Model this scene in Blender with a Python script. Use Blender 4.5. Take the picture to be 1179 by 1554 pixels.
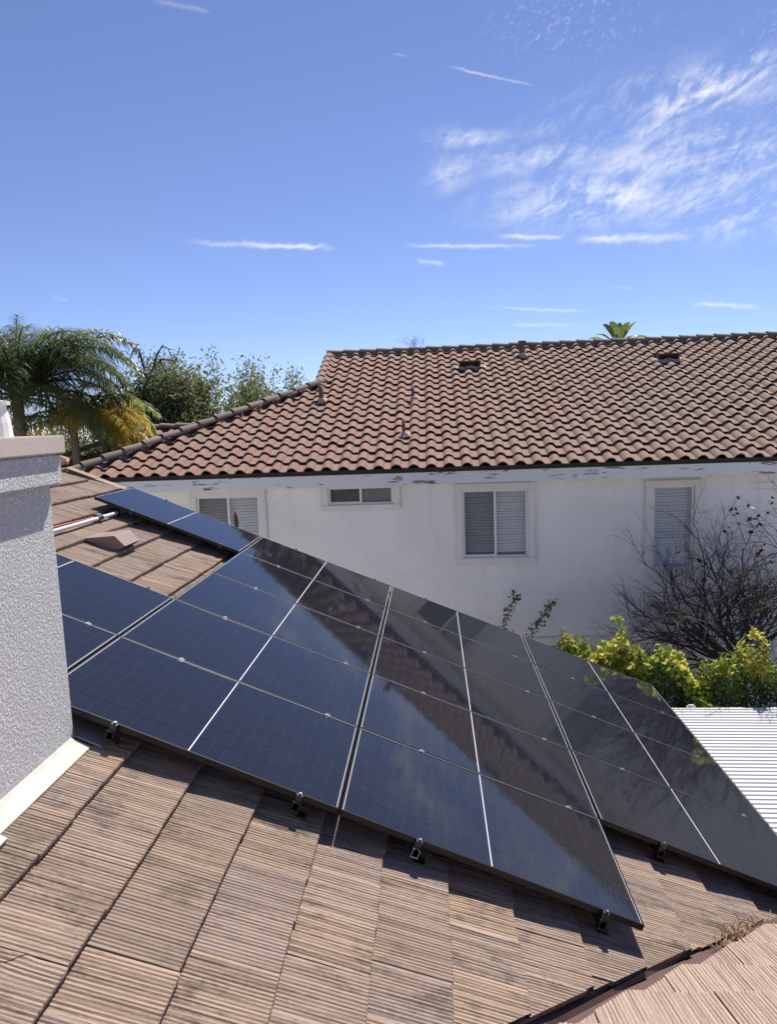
import bpy, bmesh, math, random
import numpy as np
from mathutils import Matrix, Vector, Euler

random.seed(7); rng = np.random.default_rng(7)
SC = bpy.context.scene; COL = SC.collection
for o in list(bpy.data.objects): bpy.data.objects.remove(o)

# ------------------------------------------------------------------ camera
H = 6.4                                    # eye height above the yard
F, IMW, IMH = 1082.0, 1179.0, 1554.0       # focal length and frame of the photograph, in its pixels
YAW, PITCH, ROLL = (math.radians(a) for a in (-3.61, -7.26, -2.08))
def cam_axes():
    f = Vector((math.sin(YAW)*math.cos(PITCH), math.cos(YAW)*math.cos(PITCH), math.sin(PITCH)))
    r = Vector((math.cos(YAW), -math.sin(YAW), 0)); u = r.cross(f)
    c, s = math.cos(ROLL), math.sin(ROLL)
    return c*r+s*u, c*u-s*r, f
CR, CU, CF = cam_axes()
EYE = Vector((0, 0, H))
cam = bpy.data.cameras.new('camera'); camo = bpy.data.objects.new('camera', cam); COL.objects.link(camo)
cam.sensor_fit = 'VERTICAL'; cam.sensor_height = 24; cam.lens = 24*F/IMH
cam.clip_start = .05; cam.clip_end = 3000
camo.matrix_world = Matrix.Translation(EYE) @ Matrix((CR, CU, -CF)).transposed().to_4x4()
SC.camera = camo
def ray(x, y): return (x-IMW/2)/F*CR - (y-IMH/2)/F*CU + CF
def at_y(x, y, Y): d = ray(x, y); return EYE + d*(Y/d.y)

# ------------------------------------------------------------------ light
SUN_AZ, SUN_EL = math.radians(18), math.radians(57)          # azimuth from +Y towards +X
SC.view_settings.view_transform = 'Standard'; SC.view_settings.look = 'None'
SC.view_settings.gamma = 1; SC.view_settings.use_curve_mapping = False
SC.view_settings.exposure = 0.62
sun = bpy.data.lights.new('sun', 'SUN'); sun.energy = 5.0; sun.angle = math.radians(.53); sun.color = (1, .95, .87)
suno = bpy.data.objects.new('sun', sun); COL.objects.link(suno); suno.location = (3, 14, 30)
sd = Vector((math.sin(SUN_AZ)*math.cos(SUN_EL), math.cos(SUN_AZ)*math.cos(SUN_EL), math.sin(SUN_EL)))
suno.rotation_euler = sd.to_track_quat('Z', 'Y').to_euler()

class NT:
    """small helper to write node trees"""
    def __init__(s, tree): s.t = tree; s.t.nodes.clear()
    def n(s, kind, **kw):
        nd = s.t.nodes.new(kind)
        for k, v in kw.items():
            if k.startswith('i_'):
                key = k[2:]; key = int(key) if key.isdigit() else key
                s.put(nd, key, v)
            else: setattr(nd, k, v)
        return nd
    def put(s, nd, key, v):
        sock = nd.inputs[key]
        if isinstance(v, bpy.types.NodeSocket): s.t.links.new(v, sock)
        else: sock.default_value = v
    def m(s, op, a, b=None, c=None, clamp=False):
        nd = s.t.nodes.new('ShaderNodeMath'); nd.operation = op; nd.use_clamp = clamp
        for i, v in enumerate((a, b, c)):
            if v is not None: s.put(nd, i, v)
        return nd.outputs[0]
    def mix(s, f, a, b, kind='MIX'):
        nd = s.t.nodes.new('ShaderNodeMix'); nd.data_type = 'RGBA'; nd.blend_type = kind
        s.put(nd, 'Factor', f)
        for k, v in ((6, a), (7, b)):
            if not isinstance(v, bpy.types.NodeSocket): v = tuple(v)+((1,) if len(v) == 3 else ())
            s.put(nd, k, v)
        return nd.outputs[2]
    def ramp(s, v, a, b, lo=0., hi=1.):
        nd = s.t.nodes.new('ShaderNodeMapRange'); nd.clamp = True; nd.interpolation_type = 'SMOOTHSTEP'
        s.put(nd, 0, v); s.put(nd, 1, a); s.put(nd, 2, b); s.put(nd, 3, lo); s.put(nd, 4, hi)
        return nd.outputs[0]
    def noise(s, vec, scale, detail=4, rough=.55, dist=0., dims='3D'):
        nd = s.t.nodes.new('ShaderNodeTexNoise'); nd.noise_dimensions = dims
        if vec is not None: s.put(nd, 'Vector', vec)
        nd.inputs['Scale'].default_value = scale; nd.inputs['Detail'].default_value = detail
        nd.inputs['Roughness'].default_value = rough; nd.inputs['Distortion'].default_value = dist
        return nd.outputs[0]
    def vec(s, x, y, z):
        nd = s.t.nodes.new('ShaderNodeCombineXYZ')
        for i, v in enumerate((x, y, z)): s.put(nd, i, v)
        return nd.outputs[0]
    def sep(s, v):
        nd = s.t.nodes.new('ShaderNodeSeparateXYZ'); s.put(nd, 0, v); return nd.outputs

def build_world():
    w = bpy.data.worlds.new('World'); SC.world = w; w.use_nodes = True
    N = NT(w.node_tree)
    sky = N.n('ShaderNodeTexSky'); sky.sky_type = 'NISHITA'; sky.sun_disc = False
    sky.sun_elevation = SUN_EL; sky.sun_rotation = SUN_AZ
    sky.altitude = 0; sky.air_density = .78; sky.dust_density = .0; sky.ozone_density = 4.5
    d = N.n('ShaderNodeTexCoord').outputs['Generated']
    x, y, z = N.sep(d)
    az = N.m('ARCTAN2', x, y); el = N.m('ARCSINE', z)
    def azel(px, py):
        v = ray(px, py).normalized(); return math.atan2(v.x, v.y), math.asin(v.z)
    P = N.vec(az, el, 0.)
    def tilt(s, ax, ay, ang):                # stretched noise field in azimuth / elevation
        c, k = math.cos(ang), math.sin(ang)
        a = N.m('ADD', N.m('MULTIPLY', az, c*ax), N.m('MULTIPLY', el, k*ax))
        b = N.m('ADD', N.m('MULTIPLY', az, -k*ay), N.m('MULTIPLY', el, c*ay))
        return N.vec(a, b, s)
    n1 = N.noise(tilt(3.1, 10, 27, .26), 1.0, 9, .66, .7)
    n2 = N.noise(tilt(1.3, 42, 75, .75), 1.0, 4, .65, .6)
    n3 = N.noise(tilt(5.7, 120, 190, .5), 1.0, 3, .6, .4)
    wisp = N.m('ADD', N.m('MULTIPLY', n1, .68), N.m('MULTIPLY', n2, .32))
    # cirrus patches: centre, half length, half height in photo pixels, tilt (rad, up to the right), weight
    blobs = [(1075, 135, 175, 34, .33, 1.0), (1010, 193, 85, 22, .25, .72), (905, 302, 155, 40, .12, .98), (830, 238, 120, 26, .12, .62),
             (712, 211, 70, 15, .05, .62), (686, 260, 38, 24, .5, .62), (1130, 312, 160, 42, .12, 1.02), (1110, 240, 190, 62, .1, .74),
             (985, 245, 120, 36, .2, .72), (880, 190, 110, 45, .3, .40), (1000, 130, 90, 30, .3, .45), (1340, 200, 230, 120, .2, .85), (1290, 330, 120, 50, .1, .7)]
    tot = None
    for (bx, by, hw, hh, t, wgt) in blobs:
        a0, e0 = azel(bx, by); a1, e1 = azel(bx+hw*math.cos(t), by-hw*math.sin(t)); a2, e2 = azel(bx+hh*math.sin(t), by+hh*math.cos(t))
        ra = math.hypot(a1-a0, e1-e0); rb = math.hypot(a2-a0, e2-e0); ang = math.atan2(e1-e0, a1-a0); c, k = math.cos(ang), math.sin(ang)
        da = N.m('SUBTRACT', az, a0); de = N.m('SUBTRACT', el, e0)
        uu = N.m('ADD', N.m('MULTIPLY', da, c/ra), N.m('MULTIPLY', de, k/ra)); vv = N.m('ADD', N.m('MULTIPLY', da, -k/rb), N.m('MULTIPLY', de, c/rb))
        g = N.m('MULTIPLY', N.m('EXPONENT', N.m('MULTIPLY', N.m('ADD', N.m('MULTIPLY', uu, uu), N.m('MULTIPLY', vv, vv)), -1.1)), wgt)
        tot = g if tot is None else N.m('MAXIMUM', tot, g)
    cirrus = N.m('MULTIPLY', N.m('POWER', tot, 1.0), N.ramp(wisp, .40, .66, .03, 1.0))
    mott_w = None
    for (bx, by, hw, hh) in ((880, 25, 130, 60), (1185, 110, 70, 110), (1150, 290, 130, 90)):
        a0, e0 = azel(bx, by); ra = abs(azel(bx+hw, by)[0]-a0); rb = abs(azel(bx, by+hh)[1]-e0)
        uu = N.m('DIVIDE', N.m('SUBTRACT', az, a0), ra); vv = N.m('DIVIDE', N.m('SUBTRACT', el, e0), rb)
        g = N.m('EXPONENT', N.m('MULTIPLY', N.m('ADD', N.m('MULTIPLY', uu, uu), N.m('MULTIPLY', vv, vv)), -1.))
        mott_w = g if mott_w is None else N.m('MAXIMUM', mott_w, g)
    mott = N.m('MULTIPLY', N.ramp(n3, .50, .76), N.m('MULTIPLY', mott_w, .26))
    cloud = N.m('MAXIMUM', cirrus, mott)
    # condensation trails: from, to, half width (px), strength at either end
    trails = [((255, 365), (517, 376), 3.2, .15, .95), ((603, 372), (832, 372), 2.6, .8, .25), ((748, 358), (862, 360), 3.0, .8, .5), ((862, 363), (1068, 359), 5.0, .95, .35),
              ((668, 97), (822, 132), 1.4, .45, .3), ((628, 395), (676, 401), 2.8, .35, .45), ((725, 465), (897, 473), 1.8, .2, .45), ((768, 493), (882, 493), 2.0, .35, .35),
              ((1043, 459), (1158, 467), 2.8, .55, .35), ((225, -3), (325, 19), 2.6, .22, .16), ((72, 447), (106, 457), 2.6, .15, .2), ((592, 81), (618, 86), 1.4, .15, .15), ((930, 436), (960, 437), 2., .2, .2)]
    for (p, q, hw, s0, s1) in trails:
        a0, e0 = azel(*p); a1, e1 = azel(*q); Lr = math.hypot(a1-a0, e1-e0); c, k = (a1-a0)/Lr, (e1-e0)/Lr; wr = hw/F
        da = N.m('SUBTRACT', az, a0); de = N.m('SUBTRACT', el, e0)
        t = N.m('ADD', N.m('MULTIPLY', da, c/Lr), N.m('MULTIPLY', de, k/Lr))
        v = N.m('ADD', N.m('MULTIPLY', da, -k/wr), N.m('MULTIPLY', de, c/wr))
        v = N.m('ADD', v, N.m('MULTIPLY', N.m('SUBTRACT', n2, .5), 3.2))
        g = N.m('EXPONENT', N.m('MULTIPLY', N.m('MULTIPLY', v, v), -1.))
        ends = N.m('MULTIPLY', N.ramp(t, 0, .3), N.ramp(t, .80, 1.0, 1, 0))
        st = N.m('ADD', s0, N.m('MULTIPLY', t, s1-s0))
        g = N.m('MULTIPLY', N.m('MULTIPLY', g, ends), N.m('MULTIPLY', st, N.ramp(n1, .32, .6, .35, .95)))
        cloud = N.m('MAXIMUM', cloud, g)
    hs = N.n('ShaderNodeHueSaturation'); hs.inputs['Saturation'].default_value = .90; N.put(hs, 'Color', N.mix(1., sky.outputs[0], (.99, 1.02, 1.32), 'MULTIPLY'))
    colr = N.mix(cloud, hs.outputs[0], (9.8, 10.0, 10.6))
    bg = N.n('ShaderNodeBackground'); N.put(bg, 'Color', colr); bg.inputs['Strength'].default_value = .068
    out = N.n('ShaderNodeOutputWorld'); N.put(out, 'Surface', bg.outputs[0])
build_world()

# ------------------------------------------------------------------ materials
MATS = {}
def material(name, fn):
    m = bpy.data.materials.new(name); m.use_nodes = True
    N = NT(m.node_tree); b = N.n('ShaderNodeBsdfPrincipled'); o = N.n('ShaderNodeOutputMaterial')
    N.put(o, 'Surface', b.outputs[0]); fn(N, b); MATS[name] = m; return m
def bump(N, b, h, dist, strength=1.):
    nd = N.n('ShaderNodeBump'); nd.inputs['Distance'].default_value = dist; nd.inputs['Strength'].default_value = strength
    N.put(nd, 'Height', h); N.put(b, 'Normal', nd.outputs[0])
def obj_co(N): return N.n('ShaderNodeTexCoord').outputs['Object']
def rand(N):
    a = N.n('ShaderNodeObjectInfo').outputs['Random']; g = N.n('ShaderNodeNewGeometry').outputs['Random Per Island']
    return N.m('FRACT', N.m('ADD', a, N.m('MULTIPLY', g, 7.31)))
def plain(name, col, rough=.6, metal=0., var=.12, scale=8., bumpd=0., bscale=40., spec=.5):
    def fn(N, b):
        co = obj_co(N); n = N.noise(co, scale, 5)
        lo = tuple(c*(1-var) for c in col); hi = tuple(min(1, c*(1+var)) for c in col)
        N.put(b, 'Base Color', N.mix(n, lo, hi)); b.inputs['Roughness'].default_value = rough
        b.inputs['Metallic'].default_value = metal; b.inputs['Specular IOR Level'].default_value = spec
        if bumpd: bump(N, b, N.noise(co, bscale, 4), bumpd)
    return material(name, fn)

def flat_tile_mat(name, c0, c1, c2, dirt):
    def fn(N, b):
        co = obj_co(N); r = rand(N); x, y, z = N.sep(co)
        off = N.m('MULTIPLY', r, 37.)
        streak = N.noise(N.vec(N.m('ADD', N.m('MULTIPLY', x, 1.6), off), N.m('MULTIPLY', y, 62.), off), 1., 3, .7)
        fine = N.noise(N.vec(N.m('ADD', N.m('MULTIPLY', x, 25.), off), N.m('MULTIPLY', y, 330.), off), 1., 3, .7)
        r2 = N.m('FRACT', N.m('MULTIPLY', r, 17.7))
        base = N.mix(r, c0, c1); base = N.mix(N.m('MULTIPLY', r2, .9), base, c2)
        base = N.mix(N.ramp(streak, .34, .62), tuple(.56*c for c in c0), base)
        base = N.mix(N.m('MULTIPLY', N.ramp(fine, .45, .75), .45), base, tuple(1.35*c for c in c1))
        P = N.n('ShaderNodeNewGeometry').outputs['Position']
        big = N.noise(N.vec(N.m('ADD', N.m('MULTIPLY', x, 2.6), off), N.m('MULTIPLY', y, 4.2), N.m('MULTIPLY', off, 3.)), 1., 6, .68, .6)
        spot = N.noise(P, 34., 4, .7)
        d = N.m('MULTIPLY', N.ramp(N.m('ADD', N.m('ADD', big, N.m('MULTIPLY', spot, .34)), N.m('MULTIPLY', N.m('SUBTRACT', .5, streak), .40)), .66, .90), dirt)
        base = N.mix(d, base, (.085, .072, .058))
        base = N.mix(N.m('MULTIPLY', N.ramp(N.m('FRACT', N.m('MULTIPLY', r, 5.3)), .55, 1.), .5), base, (.22, .17, .135))
        N.put(b, 'Base Color', base); b.inputs['Roughness'].default_value = .9; b.inputs['Specular IOR Level'].default_value = .25
        bump(N, b, N.m('ADD', N.m('MULTIPLY', fine, .6), N.noise(P, 220., 3, .7)), .0022)
    return material(name, fn)
flat_tile_mat('ribbed tile', (.31, .225, .17), (.42, .30, .215), (.29, .232, .21), .85)
flat_tile_mat('ribbed tile pale', (.385, .28, .222), (.42, .31, .248), (.375, .285, .235), .2)

def s_tile(N, b):
    co = obj_co(N); r = rand(N); P = N.n('ShaderNodeNewGeometry').outputs['Position']; px, py, pz = N.sep(P)
    r2 = N.m('FRACT', N.m('MULTIPLY', r, 13.7))
    base = N.mix(r, (.235, .118, .086), (.285, .158, .12)); base = N.mix(N.m('MULTIPLY', r2, .6), base, (.235, .15, .115))
    age = N.ramp(N.m('ADD', px, N.m('MULTIPLY', N.noise(P, .35, 3), 6.)), 2.5, 9.)          # older, greyer tiles to the right
    base = N.mix(N.m('MULTIPLY', age, .62), base, (.205, .155, .12))
    lich = N.ramp(N.m('ADD', N.noise(P, 1.5, 6, .7), N.m('MULTIPLY', N.noise(P, 26., 4, .7), .35)), .66, .90)
    base = N.mix(N.m('MULTIPLY', lich, .75), base, (.19, .155, .115))
    yl = N.ramp(N.noise(P, 3.3, 4, .6), .60, .74); base = N.mix(N.m('MULTIPLY', yl, .35), base, (.40, .27, .13))
    sp = N.ramp(N.m('ADD', N.m('MULTIPLY', N.noise(P, 48., 4, .75), .6), N.m('MULTIPLY', N.noise(P, 11., 4, .7), .4)), .44, .66); base = N.mix(N.m('MULTIPLY', sp, .62), base, (.15, .105, .085))
    N.put(b, 'Base Color', base); b.inputs['Roughness'].default_value = .88; b.inputs['Specular IOR Level'].default_value = .3
    bump(N, b, N.noise(P, 90., 4, .7), .003)
material('clay tile', s_tile)
def ridge_tile(N, b):
    r = rand(N); P = N.n('ShaderNodeNewGeometry').outputs['Position']
    base = N.mix(r, (.15, .115, .09), (.22, .165, .125)); base = N.mix(N.ramp(N.noise(P, 9., 5, .7), .45, .7), base, (.13, .125, .10))
    N.put(b, 'Base Color', base); b.inputs['Roughness'].default_value = .9; bump(N, b, N.noise(P, 90., 4, .7), .003)
material('ridge tile', ridge_tile)

def stucco(col, stain, sc, dist):
    def fn(N, b):
        P = N.n('ShaderNodeNewGeometry').outputs['Position']
        n = N.noise(P, .8, 5, .6); base = N.mix(N.ramp(n, .35, .7), col, tuple(c*.93 for c in col))
        x, y, z = N.sep(P)
        dr = N.noise(N.vec(N.m('MULTIPLY', x, 5.), N.m('MULTIPLY', y, 5.), N.m('MULTIPLY', z, .8)), 1., 4, .6)
        base = N.mix(N.m('MULTIPLY', N.ramp(dr, .55, .8), stain), base, (.42, .36, .28))
        N.put(b, 'Base Color', base); b.inputs['Roughness'].default_value = .93; b.inputs['Specular IOR Level'].default_value = .2
        h = N.m('ADD', N.ramp(N.noise(P, sc, 4, .65), .36, .66), N.m('ADD', N.m('MULTIPLY', N.noise(P, sc*2.7, 3, .65), .55), N.m('MULTIPLY', N.noise(P, sc*.22, 3, .6), .6)))
        bump(N, b, h, dist)
    return fn
material('wall stucco', stucco((.90, .88, .845), .18, 34., .006))
material('chimney stucco', stucco((.88, .87, .855), .06, 58., .013))
material('chimney cap paint', stucco((.62, .53, .455), .2, 30., .0003))
material('trim stucco', stucco((.76, .73, .68), .35, 60., .002))
def fascia(N, b):
    P = N.n('ShaderNodeNewGeometry').outputs['Position']; x, y, z = N.sep(P)
    n = N.noise(N.vec(N.m('MULTIPLY', x, 2.2), y, N.m('MULTIPLY', z, 13.)), 1., 7, .72, .5)
    w = N.noise(P, .55, 3); c = N.noise(N.vec(N.m('MULTIPLY', x, 9.), y, N.m('MULTIPLY', z, 30.)), 1., 4, .6)
    peel = N.ramp(N.m('ADD', n, N.m('ADD', N.m('MULTIPLY', w, .30), N.m('MULTIPLY', c, .12))), .79, .83)
    N.put(b, 'Base Color', N.mix(peel, (.68, .67, .65), (.16, .145, .13))); b.inputs['Roughness'].default_value = .75
    bump(N, b, N.m('MULTIPLY', peel, -1.), .004)
material('peeling white paint', fascia)

def panel_glass(N, b):
    co = obj_co(N); x, y, z = N.sep(co)
    P = N.n('ShaderNodeNewGeometry').outputs['Position']
    def line(v, pitch, off, half):           # 1 on thin lines at every pitch
        f = N.m('ABSOLUTE', N.m('SUBTRACT', N.m('FRACT', N.m('ADD', N.m('DIVIDE', N.m('ADD', v, off), pitch), .5)), .5))
        return N.ramp(N.m('MULTIPLY', f, pitch), half*.6, half*1.4, 1, 0)
    ax = N.m('ABSOLUTE', x)
    gx = line(ax, .0853, -.0085, .0026); gy = line(y, .1690, .0, .0042)
    wires = N.m('MULTIPLY', line(y, .1690/9, .1690/18, .0012), N.m('SUBTRACT', 1., N.m('MAXIMUM', gx, gy)))
    nearend = line(ax, .0853, -.0085, .0062)
    r = rand(N)
    base = N.mix(N.noise(N.vec(N.m('FLOOR', N.m('DIVIDE', x, .0853)), N.m('FLOOR', N.m('DIVIDE', y, .169)), r), 3.7, 1), (.0050, .0056, .0100), (.0070, .0080, .014))
    base = N.mix(N.m('MULTIPLY', wires, .6), base, (.075, .077, .088))
    base = N.mix(N.m('MAXIMUM', N.m('MULTIPLY', gx, .8), gy), base, (.0008, .0008, .001))
    base = N.mix(N.m('MULTIPLY', N.m('MULTIPLY', nearend, wires), .55), base, (.24, .25, .28))
    smear = N.noise(N.vec(N.m('MULTIPLY', N.sep(P)[0], 2.2), N.m('MULTIPLY', N.sep(P)[1], 5.5), 0.), 1., 6, .7, 1.4)
    sm = N.ramp(smear, .56, .74)
    dust = N.m('MULTIPLY', N.ramp(N.noise(P, 420., 2, .7), .62, .72), .10)
    base = N.mix(N.m('ADD', N.m('MULTIPLY', sm, .022), N.m('ADD', dust, .001)), base, (.34, .33, .32))
    N.put(b, 'Base Color', base); b.inputs['IOR'].default_value = 1.48
    N.put(b, 'Roughness', N.m('ADD', N.m('MULTIPLY', sm, .05), .045))
    fine = N.noise(N.vec(N.m('MULTIPLY', x, 26.), N.m('MULTIPLY', y, 9.), r), 1., 3, .6)
    bump(N, b, fine, .0005, .5)
material('panel glass', panel_glass)
plain('black anodised frame', (.008, .008, .009), .35, .0, .15, spec=.35)
plain('painted glint', (.42, .43, .45), .45, .5, .1)  # light grey for the sun glint painted along the panel frames
plain('white backsheet', (.66, .67, .68), .4)
plain('aluminium', (.55, .55, .56), .32, .9, .15)
plain('dark steel', (.05, .05, .052), .5, .5)
plain('galvanised', (.42, .42, .42), .45, .6, .25, 5.)
plain('painted flashing', (.40, .385, .35), .6, 0, .28, 7., .002, 9.)
plain('brown metal', (.105, .060, .050), .55, .25, .3, 4., .002, 12.)
plain('vent brown', (.235, .165, .145), .6, 0., .2, 9.)
plain('rust brown pipe', (.14, .08, .062), .7, 0., .25)
plain('mortar', (.48, .33, .26), .9, 0., .25, 20., .006, 40.)
plain('grey conduit', (.52, .52, .53), .5)
plain('red cable', (.36, .055, .04), .5)
plain('black plastic', (.012, .012, .013), .5)
plain('roof underlay', (.035, .03, .027), .95)
plain('white vinyl', (.72, .72, .71), .4, 0, .04)
plain('blind slat', (.74, .72, .68), .55, 0, .05)
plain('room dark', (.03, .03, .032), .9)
plain('patio white', (.50, .50, .50), .42, 0, .07, 2.)
plain('paint white', (.70, .69, .66), .6, 0, .08)
plain('bark', (.13, .10, .075), .95, 0, .35, 12., .01, 30.)
plain('palm bark', (.19, .155, .12), .95, 0, .4, 9., .012, 20.)
plain('bare twig', (.085, .062, .05), .9, 0, .5, 3.)
plain('pale twig', (.36, .31, .25), .9, 0, .3, 3.)
plain('dry straw', (.36, .25, .14), .9, 0, .4, 9.)
def glass(N, b):
    b.inputs['Base Color'].default_value = (.75, .8, .8, 1); b.inputs['Roughness'].default_value = .02
    b.inputs['Alpha'].default_value = .12; b.inputs['IOR'].default_value = 1.52; b.inputs['Specular IOR Level'].default_value = .6
material('window glass', glass)
def screen(N, b):
    b.inputs['Base Color'].default_value = (.03, .03, .032, 1); b.inputs['Roughness'].default_value = .8; b.inputs['Alpha'].default_value = .18
material('insect mesh', screen)
def leaf(name, a, c, trans=.35, rough=.5):
    def fn(N, b):
        r = rand(N); P = N.n('ShaderNodeNewGeometry').outputs['Position']
        colr = N.mix(r, a, c); colr = N.mix(N.ramp(N.noise(P, 2.2, 3), .35, .7), colr, tuple(.8*v for v in a))
        N.put(b, 'Base Color', colr); b.inputs['Roughness'].default_value = rough; b.inputs['Specular IOR Level'].default_value = .35
        t = N.n('ShaderNodeBsdfTranslucent'); N.put(t, 'Color', N.mix(.5, colr, tuple(min(1, 1.6*v) for v in c)))
        mx = N.n('ShaderNodeMixShader'); mx.inputs[0].default_value = trans
        N.put(mx, 1, b.outputs[0]); N.put(mx, 2, t.outputs[0])
        N.put([n for n in N.t.nodes if n.type == 'OUTPUT_MATERIAL'][0], 'Surface', mx.outputs[0])
    return material(name, fn)
leaf('palm leaf', (.09, .125, .05), (.17, .205, .095), .4, .34)
leaf('yellow palm leaf', (.40, .32, .05), (.55, .42, .09), .45)
leaf('mixed palm leaf', (.17, .24, .05), (.33, .35, .08), .45)
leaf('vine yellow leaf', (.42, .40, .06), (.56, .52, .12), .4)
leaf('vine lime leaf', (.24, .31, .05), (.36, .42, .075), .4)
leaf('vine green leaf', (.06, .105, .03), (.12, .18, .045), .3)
leaf('red leaf', (.06, .012, .014), (.11, .02, .022), .25)
leaf('rust leaf', (.17, .06, .025), (.22, .09, .035), .25)
leaf('grey green leaf', (.11, .14, .06), (.21, .235, .11), .45)
leaf('dark green leaf', (.08, .10, .042), (.145, .165, .07), .4)
leaf('banana leaf', (.09, .15, .035), (.22, .26, .07), .35, .35)
def ground_mat(N, b):
    P = N.n('ShaderNodeNewGeometry').outputs['Position']
    N.put(b, 'Base Color', N.mix(N.ramp(N.noise(P, .4, 6, .6), .4, .62), (.22, .20, .16), (.36, .33, .29))); b.inputs['Roughness'].default_value = .95
    bump(N, b, N.noise(P, 12., 5), .03)
material('yard ground', ground_mat)

# ------------------------------------------------------------------ mesh helpers
class MB:
    def __init__(s): s.v = []; s.f = []
    def add(s, v, f): k = len(s.v); s.v += [tuple(p) for p in v]; s.f += [tuple(i+k for i in q) for q in f]; return s
    def box(s, lo, hi, M=None):
        (a, b, c), (d, e, g) = lo, hi
        v = [Vector(p) for p in ((a, b, c), (d, b, c), (d, e, c), (a, e, c), (a, b, g), (d, b, g), (d, e, g), (a, e, g))]
        if M: v = [M @ p for p in v]
        return s.add(v, [(0, 3, 2, 1), (4, 5, 6, 7), (0, 1, 5, 4), (1, 2, 6, 5), (2, 3, 7, 6), (3, 0, 4, 7)])
    def tube(s, pts, rad, k=8, cap=True):
        pts = [Vector(p) for p in pts]; n = len(pts)
        if not hasattr(rad, '__len__'): rad = [rad]*n
        v = []; f = []; ref = None
        for i, p in enumerate(pts):
            t = (pts[min(i+1, n-1)]-pts[max(i-1, 0)]).normalized()
            if ref is None: ref = Vector((0, 0, 1)) if abs(t.z) < .9 else Vector((1, 0, 0))
            a = t.cross(ref).normalized(); bb = t.cross(a).normalized(); ref = -bb if False else ref
            for j in range(k):
                w = 2*math.pi*j/k; v.append(p+rad[i]*(math.cos(w)*a+math.sin(w)*bb))
        for i in range(n-1):
            for j in range(k): f.append((i*k+j, i*k+(j+1) % k, (i+1)*k+(j+1) % k, (i+1)*k+j))
        if cap: f.append(tuple(range(k))); f.append(tuple((n-1)*k+j for j in reversed(range(k))))
        return s.add(v, f)
    def prism(s, prof, y0, y1, M=None):      # profile in (x, z) extruded along y
        n = len(prof); v = [Vector((x, y0, z)) for x, z in prof]+[Vector((x, y1, z)) for x, z in prof]
        if M: v = [M @ p for p in v]
        f = [(i, (i+1) % n, n+(i+1) % n, n+i) for i in range(n)]+[tuple(reversed(range(n))), tuple(range(n, 2*n))]
        return s.add(v, f)
    def mesh(s, name, m, smooth=False):
        me = bpy.data.meshes.new(name); me.from_pydata(s.v, [], s.f); me.update()
        bm = bmesh.new(); bm.from_mesh(me); bmesh.ops.recalc_face_normals(bm, faces=bm.faces); bm.to_mesh(me); bm.free()
        if m: me.materials.append(MATS[m])
        if smooth: me.polygons.foreach_set('use_smooth', [True]*len(me.polygons))
        return me
    def build(s, name, m, parent=None, smooth=False, **tags): return link(name, s.mesh(name, m, smooth), parent, **tags)
def link(name, data, parent=None, M=None, **tags):
    o = bpy.data.objects.new(name, data); COL.objects.link(o)
    if parent: o.parent = parent
    if M is not None: o.matrix_local = M
    for k, v in tags.items(): o[k] = v
    return o
def thing(name, label, cat, M=None, group=None, loc=None):
    o = link(name, None, None, M); o.empty_display_size = .1; o['label'] = label; o['category'] = cat
    if loc is not None: o.location = loc
    if group: o['group'] = group
    return o
def bevel(me, w, seg=2):
    bm = bmesh.new(); bm.from_mesh(me); bmesh.ops.bevel(bm, geom=list(bm.edges), offset=w, segments=seg, affect='EDGES', clamp_overlap=True); bm.to_mesh(me); bm.free(); return me
def inv(o): bpy.context.view_layer.update(); return o.matrix_world.inverted()

# ------------------------------------------------------------------ frames of the planes
TH = math.atan(5/12); CT, ST = math.cos(TH), math.sin(TH)
def frame(xax, zax, org):
    x = Vector(xax); z = Vector(zax); y = z.cross(x)
    return Matrix.Translation(org) @ Matrix((x, y, z)).transposed().to_4x4()
O1 = Vector((-2.192, 8.893, -1.406+H))                                  # panel plane: far upper corner of second panel column
PF = frame((CT, 0, -ST), (ST, 0, CT), O1)                               # x down slope, y = +Y, z normal; v = -y
ROOF_H = -.172
RF = PF @ Matrix.Translation((0, 0, ROOF_H))                            # tile surface of the panelled slope
V0 = Vector((.32, 2.87, -2.672+H))
RF2 = frame((0, CT, -ST), (0, ST, CT), V0)                              # slope across the valley, descends +Y
NE = Vector((0, 12.0, -.80+H))
NF = frame((0, -CT, -ST), (0, -ST, CT), NE)                             # neighbour's slope, descends -Y, local y = +X

ground = MB().box((-400, -300, -.5), (400, 500, 0)).build('ground', 'yard ground', kind='structure')

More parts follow.
